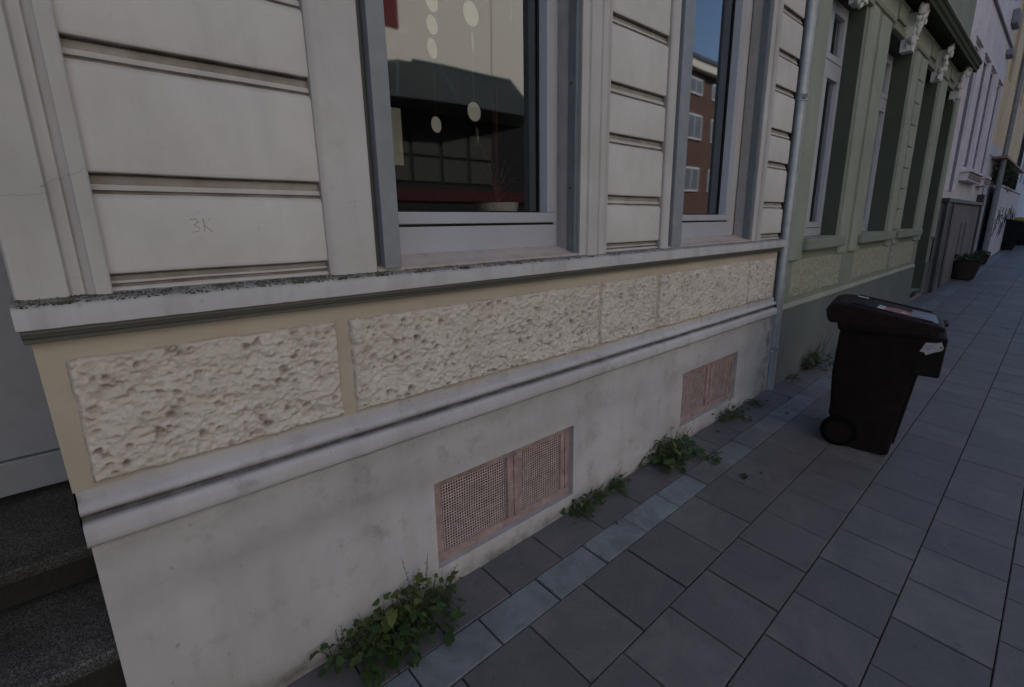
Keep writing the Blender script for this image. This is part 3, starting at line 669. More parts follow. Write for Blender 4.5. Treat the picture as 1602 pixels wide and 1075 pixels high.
# pilasters between the windows
for (a, b) in ((4.20, 4.44), (5.42, 5.66), (5.80, 6.10), (7.27, 7.50), (7.66, 7.88), (8.88, 9.10), (9.12, 9.30), (10.31, 10.5)):
    mb = MB(); mb.ext_z([(a, .01), (a, -.012), (a+.02, -.03), (b-.02, -.03), (b, -.012), (b, .01)], 1.12, 3.2, caps=True); mb.build('pilaster', M['green_light'], GH)
for (a, b) in ((7.47, 7.70),):
    mb = MB()
    for j in range(8): mb.box(a, b, -.045, .01, 1.30+j*.235, 1.30+j*.235+.228)
    mb.build('quoin_strip', M['green_light'], GH, bevel=.01)
for (a, b) in ((4.41, 5.42), (5.99, 7.44), (7.66, 9.08)):
    mb = MB(); mb.box(a, b, -.075, .2, 1.185, 1.278); mb.build('window_sill', M['green'], GH, bevel=.014)
for (a, b, d) in ((4.50, 5.36, .13), (6.17, 7.20, .17), (7.95, 8.80, .17)):
    mb = MB(); y0, y1 = d, d+.05; t = .06
    mb.box(a, b, y0, y1, 1.285, 1.36); mb.box(a, b, y0, y1, 3.11, 3.17); mb.box(a, a+t, y0, y1, 1.36, 3.11); mb.box(b-t, b, y0, y1, 1.36, 3.11); mb.box(a+t, b-t, y0-.005, y1, 2.63, 2.72)
    xm = a+(b-a)*.5
    for (p, q) in ((a+t, xm), (xm, b-t)):
        for (r, s_) in ((1.36, 2.63), (2.72, 3.11)):
            mb.box(p, q, y0-.012, y0+.03, r, r+.05); mb.box(p, q, y0-.012, y0+.03, s_-.045, s_); mb.box(p, p+.045, y0-.012, y0+.03, r+.05, s_-.045); mb.box(q-.045, q, y0-.012, y0+.03, r+.05, s_-.045)
    mb.build('window_frame', M['pvc'], GH, bevel=.003)
    mb = MB(); mb.quad((a+.02, d+.02, 1.3), (b-.02, d+.02, 1.3), (b-.02, d+.02, 3.15), (a+.02, d+.02, 3.15)); mb.build('window_pane', M['glass'], GH)
    mb = MB(); n = 16; mb.ext_z([(a+.06+(b-a-.12)*i/n, d+.12+.012*(i % 2)) for i in range(n+1)], 1.3, 3.15, caps=False); mb.build('curtain', paint('grey_curtain', (.14, .14, .14), .9), GH)
mb = MB(); mb.box(9.36, 10.25, .44, .50, .3, 3.17); mb.box(9.45, 9.76, .42, .44, .5, 2.2); mb.box(9.84, 10.16, .42, .44, .5, 2.2); mb.build('entrance_door', M['green_dark'], GH, bevel=.006)
mb = MB(); mb.box(9.36, 10.25, -.02, .44, -.1, .235); mb.build('door_step', M['darkplinth'], GH, bevel=.01)
mb = MB(); mb.box(9.50, 9.75, -.024, -.012, .25, .32); mb.build('boot_scraper_niche', M['black'], GH)
# frieze and eave
mb = MB(); mb.ext_x([(0, 3.235), (-.02, 3.24), (-.03, 3.26), (-.03, 3.40), (-.05, 3.43), (0, 3.46)], GL, 10.3, 1); mb.build('frieze', M['green_light'], GH)
mb = MB(); mb.ext_x([(0, 3.462), (-.06, 3.47), (-.16, 3.455), (-.20, 3.44), (-.205, 3.475), (-.22, 3.49), (-.225, 3.53), (-.24, 3.545), (-.24, 3.565), (-.05, 3.62), (0, 3.63)], GL, 10.15, 1); mb.build('eave_cornice', M['eave'], GH)
mb = MB(); mb.ext_x([(-.244, 3.566), (-.244, 3.578), (-.05, 3.634), (-.05, 3.624)], GL, 10.15, 1, closed=True); mb.build('cornice_edge', M['green_light'], GH)
for x in (4.93, 6.68, 8.36, 9.80):     # moulded lintels and stucco keystones
    mb = MB(); mb.box(x-.5, x+.5, -.035, .01, 3.175, 3.225); mb.box(x-.46, x-.16, -.05, -.028, 3.26, 3.40); mb.box(x+.16, x+.46, -.05, -.028, 3.26, 3.40); mb.build('lintel', M['green'], GH, bevel=.008)
    mb = MB()
    for j in range(34):
        u = random.random(); w = .06+.07*u; mb.ball((x+random.uniform(-w, w), -.05-.10*u-random.uniform(0, .02), 3.06+.40*u), random.uniform(.018, .04), 1, .8, 1.2, 7, 5, .25)
    mb.box(x-.06, x+.06, -.10, .0, 3.06, 3.40); mb.build('stucco_keystone', M['stucco'], GH, smooth=40)
mb = MB()
for x in (6.65,): mb.box(x-.5, x+.55, -.32, 0, 3.92, 4.02); mb.box(x-.44, x+.49, -.26, 0, 3.74, 3.919); mb.box(x-.5, x+.55, -.33, -.28, 4.021, 4.4)
mb.build('upper_balcony', M['eave'], GH, bevel=.01)
mb = MB(); mb.box(GL+.01, GR-.01, .6, 8, -.2, ZT-.02); mb.build('house_core', M['room'], GH)
mb = MB(); mb.box(GL, GR, -.3, 8.3, ZT, ZT+.2); mb.build('roof', M['rooftile'], GH)
mb = MB()
for a in (4.6, 6.2, 7.9, 9.3): mb = MB(); mb.quad((a, .19, 4.6), (a+.9, .19, 4.6), (a+.9, .19, 6.8), (a, .19, 6.8)); mb.build('upper_window_pane', M['glass_far'], GH)

# ------------------------------------------------------------------ lavender grey house
LH = thing('house', 'lavender grey house with dark plinth, beyond the green house', 'house', (13, 0, .25))
wins = [(10.95, 11.55, 1.85, 4.05), (12.15, 12.75, 2.32, 4.05), (13.2, 13.8, 2.32, 4.05), (14.55, 15.15, 2.32, 4.05)]
mb = MB(); mb.wall(10.56, 15.8, 1.72, ZT, [(*w, .22) for w in wins]+[(w[0], w[1], 5.6, 7.6, .2) for w in wins], .0, .2); mb.quad((15.8, 0, 0), (15.8, .5, 0), (15.8, .5, ZT), (15.8, 0, ZT)); mb.build('wall', M['lav'], LH)
mb = MB()
for (a, b, c, e) in wins:
    mb.quad((b-.003, .004, c), (b-.003, .2, c), (b-.003, .2, e), (b-.003, .004, e)); mb.quad((a, .004, e-.003), (b, .004, e-.003), (b, .2, e-.003), (a, .2, e-.003))
mb.build('window_reveal', M['lavshade'], LH)
for (a, b, c, e) in wins:
    mb = MB(); mb.box(a, a+.05, .15, .2, c, e); mb.box(b-.05, b, .15, .2, c, e); mb.box(a+.05, b-.05, .15, .2, c, c+.06); mb.box(a+.05, b-.05, .15, .2, e-.06, e); mb.box(a+.05, b-.05, .15, .2, e-.6, e-.54); mb.build('window_frame', M['pvc'], LH)
    mb = MB(); mb.quad((a, .18, c), (b, .18, c), (b, .18, e), (a, .18, e)); mb.build('window_pane', M['glass_far'], LH)
    mb = MB(); mb.box(a-.12, a-.02, -.03, .01, c, e+.05); mb.box(b+.02, b+.12, -.03, .01, c, e+.05); mb.box(a-.12, b+.12, -.05, .01, e+.051, e+.16); mb.build('window_surround', M['lav'], LH)
for (a, b) in ((12.0, 13.95), (14.4, 15.3)):
    mb = MB(); mb.box(a, b, -.16, .0, 2.20, 2.25); mb.box(a+.05, b-.05, -.12, .0, 2.06, 2.199); mb.box(a+.1, b-.1, -.13, -.121, 2.09, 2.17, 1.); mb.build('window_sill', M['lav'], LH, bevel=.01)
mb = MB(); mb.wall(10.66, 15.45, .0, 1.66, [(10.85, 11.35, .30, 1.60, .3), (12.75, 12.98, .62, 1.32, .15), (13.35, 13.58, .62, 1.32, .15)], -.07, .2); mb.quad((10.66, -.07, 0), (10.66, 0, 0), (10.66, 0, 1.66), (10.66, -.07, 1.66)); mb.quad((15.45, -.07, 0), (15.45, 0, 0), (15.45, 0, 1.66), (15.45, -.07, 1.66)); mb.build('plinth', M['darkplinth'], LH)
mb = MB(); mb.box(10.62, 15.5, -.11, .0, 1.661, 1.73); mb.box(15.1, 15.3, -.12, 0, 1.731, 1.9); mb.build('plinth_cap', M['darktrim'], LH, bevel=.01)
mb = MB(); mb.box(10.60, 15.8, .03+.02, .06, .0, 1.7); mb.box(10.62, 10.84, -.10, -.07, .2, 1.66); mb.box(11.36, 11.55, -.09, -.07, .2, 1.66); mb.box(15.2, 15.42, -.10, -.07, .2, 1.66); mb.build('plinth_pier', M['darktrim'], LH)
for z, d, h in ((4.9, .04, .03), (9.9, .2, .2)): mb = MB(); mb.box(10.56, 15.8, -d, 0, z, z+h); mb.build('string_course', M['lavshade'], LH)
mb = MB(); mb.box(10.57, 15.79, .45, 8, -.2, ZT-.02); mb.build('house_core', M['room'], LH)
mb = MB(); mb.box(10.56, 15.8, -.3, 8.3, ZT, ZT+.2); mb.build('roof', M['rooftile'], LH)
for (a, b, z, h) in ((14.9, 15.5, 5.2, .26), (15.1, 15.55, 4.66, .12)): mb = MB(); mb.box(a, b, -.10, 0, z, z+h); mb.build('bracket_box', M['lavshade'], LH, bevel=.02)

# ------------------------------------------------------------------ farther street
OH = thing('house', 'apricot orange house with pale ground floor far down the street', 'house', (20, .1, .4))
mb = MB(); mb.wall(15.85, 25, 3.12, ZT+1, [(17.2+i*2, 18+i*2, 4.6, 6.6, .15) for i in range(4)], .08, .15); mb.quad((15.85, .08, 3.12), (15.85, 1, 3.12), (15.85, 1, 11.2), (15.85, .08, 11.2)); mb.build('wall', M['orange'], OH)
mb = MB(); mb.box(15.85, 25, .06, .3, 2.86, 3.119); mb.box(15.85, 25, .08, .3, .1, 2.859); mb.build('ground_floor_wall', M['whitewall'], OH)
mb = MB(); mb.box(17.2, 24.0, -.20, .06, 2.80, 2.85); mb.build('shop_canopy', M['brownwood'], OH)
mb = MB(); mb.box(16.45, 16.75, .06, .08, .4, 2.3); mb.build('side_door', M['darktrim'], OH)
mb = MB(); mb.box(15.86, 24.9, .4, 8, -.1, 11.1); mb.build('house_core', M['room'], OH)
for i in range(4):
    mb = MB(); mb.box(17.2+i*2, 18+i*2, .2, .22, 4.6, 6.6); mb.build('window', M['glass_far'], OH)
FH = thing('house', 'pale grey house at the far end of the row, at the right edge', 'house', (36, .1, .5))
mb = MB(); mb.wall(25.05, 50, 0, 9.5, [(26+i*1.8, 26.9+i*1.8, z, z+1.7, .15) for i in range(13) for z in (2.6, 5.6)], -.02, .15); mb.build('wall', M['whitewall'], FH)
mb = MB(); mb.box(25.06, 50, .2, 8, 0, 9.4); mb.build('house_core', M['room'], FH)
mb = MB(); mb.box(25.05, 50, -.3, 8.2, 9.5, 9.8); mb.build('roof', M['rooftile'], FH)
GW = thing('garden_wall', 'low white wall sprayed with black graffiti beyond the lamp post', 'wall', (20, -.05, .4))
mb = MB(); mb.box(17.9, 25.0, -.16, -.04, .1, 2.15); mb.box(17.85, 25.05, -.19, -.01, 2.151, 2.2); mb.build('wall', M['whitewall'], GW, bevel=.01)
mb = MB()
random.seed(3)
for i in range(26):
    x = 18.1+i*.26; z = random.uniform(1.0, 1.6); pts = [(x+random.uniform(-.25, .3), -.163, z+random.uniform(-.22, .22)) for q in range(5)]
    mb.tube(pts, .009, 5)
mb.build('graffiti', M['black'], GW)
# bush over the wall
def leaf_cloud(mb, c, r, n, s, T, sq=(1, 1, 1)):
    for i in range(n):
        while True:
            p = Vector((random.uniform(-1, 1), random.uniform(-1, 1), random.uniform(-1, 1)))
            if .25 < p.length < 1 and noise.noise(p*2.2+Vector(c)) > -.12: break
        q = Vector(c)+Vector((p.x*r*sq[0], p.y*r*sq[1], p.z*r*sq[2])); a = Vector((random.gauss(0, 1), random.gauss(0, 1), random.gauss(0, 1))).normalized(); b = a.cross(Vector((random.gauss(0, 1), random.gauss(0, 1), 1))).normalized()
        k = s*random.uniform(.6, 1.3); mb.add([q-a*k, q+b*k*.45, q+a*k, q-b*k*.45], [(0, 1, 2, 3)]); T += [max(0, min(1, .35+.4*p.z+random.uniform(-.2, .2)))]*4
def build_leaves(mb, T, name, mat, parent=None):
    o = mb.build(name, mat, parent); a = o.data.attributes.new('tone', 'FLOAT', 'POINT'); a.data.foreach_set('value', T); return o
BU = thing('bush', 'dark green bush spilling over the graffiti wall under the canopy', 'bush', (19.5, -.05, 2.1))
mb = MB(); T = []
for c, r in (((18.2, -.08, 2.50), .42), ((18.9, -.10, 2.42), .40), ((19.7, -.1, 2.35), .36), ((20.6, -.1, 2.4), .4)): leaf_cloud(mb, c, r, 900, .035, T, (1.3, .45, .8))
build_leaves(mb, T, 'foliage', M['leafdark'], BU)
mb = MB(); 
for x in (18.2, 18.9, 19.7, 20.6): mb = MB(); mb.tube([(x, .0, 1.9), (x+.05, -.05, 2.3), (x, -.08, 2.6)], [.02, .015, .008], 6); mb.build('stem', M['stem'], BU)
# post
LP = thing('lamp_post', 'slim grey steel post standing at the wall before the far bins', 'post', (17.6, -.1, .33))
mb = MB(); mb.tube([(17.6, -.12, .2), (17.6, -.12, 1.4), (17.6, -.12, 6.2)], [.062, .056, .045], 14); mb.build('pole', M['steel'], LP, smooth=50)
mb = MB(); mb.tube([(17.6, -.12, 6.2), (17.6, -.5, 6.6), (17.6, -1.3, 6.7)], .035, 10); mb.box(17.5, 17.7, -1.8, -1.3, 6.66, 6.76); mb.build('lamp_arm', M['steel'], LP, smooth=40)

# ------------------------------------------------------------------ wheelie bins
def wheelie(name, label, lidmat, body_mat, loc, rz, group=None, stickers=False):
    """local frame: +X across (0 = camera side), -Y to the front, z up; W wide"""
    T_ = thing(name, label, 'wheelie bin', loc, rz, group); W = .48
    T_.scale = (.96, .965, .955)
    def P(o): return local(o, T_)
    b = MB()      # body: rings from bottom to top (xin, yback, yfront)
    rings = [(.040, -.225, -.400, 0.0), (.036, -.085, -.405, .012) , (.034, -.075, -.412, .10), (.030, -.060, -.42, .26), (.018, -.045, -.455, .50), (.006, -.055, -.497, .76), (.0, -.06, -.508, .80)]
    def ring(x, y0, y1, z, r=.028, seg=4):
        pts = []
        for (cx, cy, a0) in ((x+r, y1+r, 180), (W-x-r, y1+r, 270), (W-x-r, y0-r, 0), (x+r, y0-r, 90)):
            for q in range(seg+1):
                a = R(a0+90*q/seg); pts.append((cx+r*math.cos(a), cy+r*math.sin(a), z))
        return pts
    rr = [ring(x, -abs(a), c, z) for (x, a, c, z) in rings]; n = len(rr[0]); vs = [p for q in rr for p in q]
    fs = [(i*n+j, i*n+(j+1) % n, (i+1)*n+(j+1) % n, (i+1)*n+j) for i in range(len(rr)-1) for j in range(n)]+[tuple(reversed(range(n)))]
    b.add(vs, fs)
    P(b.build('body', body_mat, smooth=35))
    b = MB()      # rim collar and ribs, front lifting box
    rr = [ring(-.006, -.055, -.516, .79), ring(-.012, -.045, -.526, .80), ring(-.012, -.035, -.530, .845), ring(-.008, -.035, -.527, .852), ring(.02, -.06, -.50, .852)]
    vs = [p for q in rr for p in q]; b.add(vs, [(i*n+j, i*n+(j+1) % n, (i+1)*n+(j+1) % n, (i+1)*n+j) for i in range(4) for j in range(n)]); P(b.build('rim', body_mat, smooth=35))
    b = MB(); b.hexa([(x, y, z) for z, f in ((.56, -.571), (.80, -.578)) for y in (f, -.44) for x in (.010, W-.010)])
    P(b.build('lifting_box', body_mat, bevel=.008))
    b = MB(); b.box(.05, .06, -.466, -.10, .56, .566); 
    for x in (.12, .24, .36): b.hexa([(x+dx, y, z) for z, f in ((.06, -.424), (.55, -.480)) for y in (f, f+.03) for dx in (-.008, .008)])
    P(b.build('body_rib', body_mat, bevel=.003))
    # lid: shallow dome with skirt, slopes to the front
    L = MB(); prof = [(-.005, .845), (.012, .862), (.022, .90), (.024, .932), (.012, .953), (-.015, .962), (-.06, .964), (-.12, .956), (-.22, .936), (-.34, .911), (-.45, .889), (-.53, .872), (-.552, .864), (-.556, .854), (-.55, .848)]
    k = len(prof); vs = []
    xs = [(-.020, -.016), (-.020, -.006), (-.012, 0.0), (.02, .003), (.10, .008), (.24, .010), (.38, .008), (.46, .003), (.492, 0.), (.50, -.006), (.50, -.016)]
    for (x, dz) in xs:
        for (y, z) in prof: vs.append((x, y, z+(dz if z > .87 else dz*.3)))
    fs = [(i*k+j, i*k+j+1, (i+1)*k+j+1, (i+1)*k+j) for i in range(len(xs)-1) for j in range(k-1)]
    L.add(vs, fs); L.add(vs[:k], [tuple(range(k))]); L.add(vs[-k:], [tuple(reversed(range(k)))])
    P(L.build('lid', lidmat, smooth=38))
    L = MB()      # raised rib around the lid and front lip
    for x in (.03, .44): L.hexa([(x+dx, y, zb+dz) for dz in (0, .012) for (y, zb) in ((-.50, .879), (-.10, .961)) for dx in (0, .014)])
    L.box(.16, .32, -.575, -.548, .846, .862); L.build
    P(L.build('lid_rib', lidmat, bevel=.003))
    hd = MB(); hd.tube([(.08, .0, .88), (.08, .026, .90), (.11, .034, .90), (.37, .034, .90), (.40, .026, .90), (.40, .0, .88)], .011, 10); P(hd.build('handle', lidmat, smooth=50))
    for x in (.07, .41): hd = MB(); hd.lathe([(.018, -.03), (.018, .03)], (x, .004, .905), 'x', 12); P(hd.build('hinge', body_mat, smooth=40))
    for x0 in (.008, W-.058):
        w = MB(); c = (x0, -.128, .104)
        w.lathe([(.075, 0), (.098, .004), (.103, .012), (.103, .038), (.095, .046), (.075, .05)], c, 'x', 28); wo = P(w.build('wheel', M['rubber'], smooth=35))
        h = MB(); h.lathe([(.0001, -.004), (.022, -.004), (.026, -.001), (.074, -.001), (.074, .051), (.022, .054), (.0001, .054)], c, 'x', 24); ho = h.build('hub', body_mat, smooth=35); local(ho, wo)
    a = MB(); a.tube([(.060, -.128, .104), (W-.060, -.128, .104)], .010, 10); P(a.build('axle', M['steel']))
    if stickers:
        s = MB(); v = [(-.020, -.370, .9055), (-.004, -.385, .904)]
        # sheet sticker lying on the lid near its front edge
        def zl(y): 
            for (a_, b_) in zip(prof[:-1], prof[1:]):
                if b_[0] <= y <= a_[0] and a_[1] > .87: u = (a_[0]-y)/(a_[0]-b_[0]+1e-9); return a_[1]+(b_[1]-a_[1])*u
            return .9
        def lay(mb, pts, lift): mb.add([(x, y, zl(y)+.0035+.010*min(1, max(0, x)/.2)+lift) for x, y in pts], [tuple(range(len(pts)))])
        s = MB(); lay(s, [(.02, -.40), (.035, -.525), (.20, -.525), (.30, -.515), (.30, -.40), (.16, -.395)], .002); P(s.build('film_sticker', M['sheet']))
        s = MB(); lay(s, [(.03, -.255), (.022, -.325), (.02, -.40), (.16, -.396), (.19, -.33), (.15, -.262)], .003); P(s.build('red_sticker', M['redsticker']))
        s = MB(); lay(s, [(.05, -.225), (.03, -.26), (.15, -.27), (.17, -.235)], .0045); P(s.build('white_sticker_scrap', M['sticker'])); s = MB(); lay(s, [(.07, -.345), (.065, -.372), (.11, -.375), (.115, -.35)], .0055); P(s.build('white_sticker_scrap', M['sticker']))
        s = MB(); lay(s, [(.30, -.105), (.30, -.165), (.36, -.165), (.36, -.105)], .004); P(s.build('label_plate', M['sticker']))
        s = MB(); x = .0085; s.add([(x, y, z) for y, z in ((-.448, .765), (-.530, .770), (-.552, .778), (-.566, .745), (-.560, .728), (-.525, .712), (-.492, .692), (-.484, .708), (-.446, .712), (-.443, .735))], [tuple(range(10))])
        P(s.build('torn_sticker', M['sticker']))
        s = MB()
        for (y, z, w_) in ((-.47, .748, .05), (-.475, .737, .06), (-.468, .726, .04)): s.add([(x-.0008, y, z), (x-.0008, y-w_, z+.001), (x-.0008, y-w_, z+.0035), (x-.0008, y, z+.0025)], [(0, 1, 2, 3)])
        s.add([(x-.0008, -.548, .742), (x-.0008, -.557, .742), (x-.0008, -.557, .75), (x-.0008, -.548, .75)], [(0, 1, 2, 3)])
        P(s.build('sticker_print', M['darktrim']))
        # black wear marks, lid emboss
    return T_
tb = wheelie('wheelie_bin', 'dark brown wheelie bin with torn stickers standing on the pavement beside the green house', M['binlid'], M['bin'], (3.43, -.548, .012), R(8.5), None, True)
b2 = wheelie('wheelie_bin', 'black closed wheelie bin far down the pavement before the graffiti wall', M['binblack'], M['binblack'], (21.6, -.04, .0196*21.6), 0)
b3 = dup(b2, (23.6, -.25, .0196*23.6), 0, 'yellow lidded wheelie bin farthest down the pavement, behind the black one')
for ch in b3.children:
    if ch.name.split('.')[0] in ('lid', 'lid_rib', 'handle'): ch.data = ch.data.copy(); ch.data.materials[0] = M['yellow']

# ------------------------------------------------------------------ planters
def planter(loc, s, label, n):
    P = thing('planter', label, 'planter', loc); mb = MB(); x, y, z = loc
    mb.lathe([(.17*s, 0), (.2*s, .01), (.26*s, .26*s), (.29*s, .38*s), (.30*s, .42*s), (.27*s, .42*s), (.25*s, .37*s), (.0001, .37*s)], loc, 'z', 22); mb.build('pot', M['terra'], P, smooth=40)
    mb = MB(); T = []; leaf_cloud(mb, (x, y, z+.46*s), .30*s, n, .022, T, (1, 1, .5)); build_leaves(mb, T, 'foliage', M['leafdark'], P)
planter((12.95, -.22, .24), .85, 'large dark pot of low leafy plants against the dark plinth', 900)
planter((16.3, -.17, .31), .55, 'smaller dark pot beside the white wall, beyond the large one', 400)

# ------------------------------------------------------------------ weeds along the wall foot
def lobed(n=5, L=.03, w=.5, lob=.3):
    """outline of a lobed leaf along +x, unit length L"""
    pts = []; N = 15
    for i in range(N+1):
        u = i/N; wd = math.sin(math.pi*min(1, u**.75))**.8*w*(1+lob*math.sin(u*n*2*math.pi+.6))*.5; pts.append((u*L, wd*L))
    return pts
def weed(name, label, spots, seed, leafsize=.03, count=80, tall=.12, spread=.10, group='weeds at the foot of the house wall'):
    random.seed(seed); mb = MB(); T = []; st = MB(); 
    for (sx, sy, w, hgt) in spots:
        m = max(3, int(count*w*.52))
        for i in range(m):
            a = random.uniform(0, 2*math.pi)
            if sy > -.03 and math.sin(a) > 0: a = -a
            r = spread*random.random()**.6*(.6+w*.5); h = hgt*tall*(random.uniform(.25, 1.)*(1-.55*(r/spread/1.2))); h = max(.012, h)
            base = Vector((sx+random.uniform(-.02, .02), min(-.004, sy+random.uniform(-.015, .01)), 0)); base.z = gz(base.x, base.y)
            tip = Vector((base.x+math.cos(a)*r, min(base.y+math.sin(a)*r, -.008), 0)); tip.z = gz(tip.x, tip.y)+h
            mid = base.lerp(tip, .5)+Vector((0, 0, .25*h))
            st.tube([base, mid, tip], [.0016, .0013, .0009], 4)
            # leaf plane
            d = Vector((math.cos(a), math.sin(a), random.uniform(-.55, .35))).normalized(); d = (d+Vector((random.uniform(-.5, .5), random.uniform(-.5, .3), 0))).normalized()
            up = Vector((random.uniform(-.5, .5), random.uniform(-.75, .2), 1)).normalized(); sd = d.cross(up).normalized(); up = sd.cross(d)
            L = leafsize*random.uniform(.40, 1.45); W = random.uniform(.55, 1.0); o = lobed(random.choice([1, 2, 3, 4]), L*random.choice([1, 1, 1.35]), W*random.uniform(.7, 1), random.choice([.15, .25, .34]))
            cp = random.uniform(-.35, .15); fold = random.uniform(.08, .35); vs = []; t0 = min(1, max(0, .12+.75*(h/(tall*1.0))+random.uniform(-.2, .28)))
            for (u, w_) in o:
                q = tip+d*u+up*(cp*u*u/L)
                for sg in (-1, 0, 1): p_ = q+sd*w_*sg+up*(abs(w_)*fold*(1 if sg else 0)); vs.append((p_.x, min(p_.y, -.004), max(p_.z, gz(p_.x, p_.y)+.003))); T.append(t0 if sg else min(1, t0+.1))
            fs = []
            for i_ in range(len(o)-1):
                b = i_*3; fs += [(b, b+3, b+4, b+1), (b+1, b+4, b+5, b+2)]
            mb.add(vs, fs)
    for (sx, sy, w, hgt) in spots:          # upright shoots with small leaves and buds, and a few withered stalks
        for i in range(int(5*w)+1):
            bx_, by_ = sx+random.uniform(-.04, .04), min(-.006, sy+random.uniform(-.02, .01)); b0 = Vector((bx_, by_, gz(bx_, by_)))
            hh = tall*hgt*random.uniform(.8, 1.55); ln = Vector((random.uniform(-.35, .35), random.uniform(-.45, .0), 1)).normalized()
            pts = [b0+ln*hh*u+Vector((0, -.02*u*u, 0)) for u in (0, .35, .7, 1)]; pts = [Vector((p.x, min(p.y, -.006), p.z)) for p in pts]
            st.tube(pts, [.0017, .0014, .001, .0007], 4)
            for u in (.35, .5, .62, .74, .84, .92, 1.):
                q = b0+ln*hh*u+Vector((0, -.02*u*u, 0)); a = random.uniform(0, 6.28); d = Vector((math.cos(a), math.sin(a), .5)).normalized(); k = leafsize*random.uniform(.2, .5)*(1.2-u*.6); sd = d.cross(Vector((0, 0, 1))).normalized()*k*.3
                vs = [q, q+d*k*.5+sd, q+d*k, q+d*k*.5-sd]; mb.add([(v.x, min(v.y, -.004), v.z) for v in vs], [(0, 1, 2, 3)]); T += [min(1, .55+.45*u)]*4
    x0 = sum(s[0] for s in spots)/len(spots); P = thing(name, label, 'weed', (x0, -.03, gz(x0, -.03)), 0, group)
    o = build_leaves(mb, T, 'foliage', M['leaf'], P); o.data.polygons.foreach_set('use_smooth', [True]*len(o.data.polygons))
    so = st.build('stem', M['stem'], P); return P
weed('weed', 'largest leafy weed clump at the foot of the wall, left of the nearest cellar grate',
     [(.44, -.02, .5, .8), (.50, -.05, 1.1, 1.0), (.56, -.07, 1.3, 1.0), (.62, -.06, 1.2, 1.1), (.68, -.05, 1.0, 1.15), (.74, -.04, .9, 1.3), (.80, -.05, .7, 1.15), (.86, -.06, .5, .7), (.60, -.13, .9, .6), (.68, -.13, .6, .5), (.80, -.13, .35, .45)], 21, .030, 62, .15, .085)
weed('weed', 'straggling weed growing right after the nearest cellar grate', [(1.66, -.05, 1.2, .9), (1.74, -.04, .9, .9), (1.84, -.03, .6, .9), (1.95, -.02, .7, .9), (2.03, -.02, .4, .8)], 22, .024, 55, .10, .075)
weed('weed', 'bright green bushy weed midway between the two cellar grates', [(2.36, -.04, 1.0, .9), (2.45, -.05, 1.4, 1.2), (2.53, -.05, 1.4, 1.3), (2.60, -.08, .9, .8), (2.42, -.12, .8, .5)], 23, .036, 52, .15, .10)
weed('weed', 'small flat rosette of leaves on the paving in front of the bushy weed', [(2.66, -.20, .8, .5), (2.72, -.23, .5, .5)], 24, .030, 22, .05, .06)
weed('weed', 'thin sprawling weed beneath the farther cellar grate', [(3.22, -.04, 1.0, 1.1), (3.30, -.06, .9, .8), (3.40, -.08, .5, .4)], 25, .028, 44, .14, .10)
weed('weed', 'sparse weed at the wall foot between the farther grate and the drainpipe', [(3.66, -.04, .8, .6), (3.74, -.05, .7, .5)], 26, .026, 26, .07, .07)
weed('weed', 'loose weed tuft against the green house base, behind the brown bin', [(4.85, -.05, 1.0, 1.2), (4.98, -.05, 1.2, 1.5), (5.1, -.05, 1., 1.3)], 27, .040, 50, .17, .12)
weed('weed', 'tiny weed at the foot of the green house just beyond the drainpipe', [(4.50, -.04, .8, .5)], 28, .03, 26, .07, .07)
# joint weeds and fallen leaves
def fallen(x, y, L, a, label, mat='deadleaf', grp='fallen leaves on the pavement'):
    mb = MB(); o = lobed(2, L, .7, .2); vs = []
    for (u, w_) in o:
        for sg in (-1, 0, 1): 
            px = x+math.cos(a)*u-math.sin(a)*w_*sg; py = y+math.sin(a)*u+math.cos(a)*w_*sg; vs.append((px, py, gz(px, py)+.003+.3*abs(w_)*(sg != 0)+.2*u*u/L))
    mb.add(vs, [q for i in range(len(o)-1) for q in ((i*3, i*3+3, i*3+4, i*3+1), (i*3+1, i*3+4, i*3+5, i*3+2))]); return tag(mb.build('fallen_leaf', M[mat]), label, 'leaf', grp)
random.seed(9)
fallen(2.60, -.45, .055, .3, 'withered leaf lying alone on a slab in front of the bushy weed'); fallen(2.74, -.50, .02, 1.3, 'tiny dark leaf scrap right of the withered leaf')
fallen(3.70, -.30, .03, 1., 'small dark leaf on the pale slab strip before the brown bin'); fallen(3.05, -.10, .03, 2, 'small brown leaf by the wall between weeds')
fallen(4.05, -.20, .035, 2.4, 'dark leaf on the paving near the drainpipe foot'); fallen(1.75, -.22, .018, 2.4, 'tiny green leaf on the inner slab row by the straggling weed', 'leaf')
tag(fallen(.66, -.165, .018, 1.2, 'white petal scrap among the largest weed clump', 'paper', 'litter by the wall'))
mb = MB(); T = []
random.seed(12)
for i in range(240):      # moss and seedlings in the joints near the wall
    x = random.uniform(.2, 7) if i % 3 else random.choice([.905, 1.205, 1.51, 1.81, 2.11])+random.uniform(-.004, .004); y = random.choice([-.002, -.002, -.198, -.344])+random.uniform(-.004, .004) if i % 3 else random.uniform(-.344, -.198)
    q = Vector((x, min(y, -.003), gz(x, y)-.001)); a = random.uniform(0, 6.28); k = random.uniform(.002, .007); mb.add([q, q+Vector((math.cos(a)*k, math.sin(a)*k-.001, k*.9)), q+Vector((math.cos(a+.8)*k*.7, math.sin(a+.8)*k*.7, k*1.1))], [(0, 1, 2)]); T += [.3]*3
o = build_leaves(mb, T, 'joint_moss', M['leafdark']); tag(o, 'tiny seedlings and moss in the joints beside the wall', 'moss', None, 'stuff')

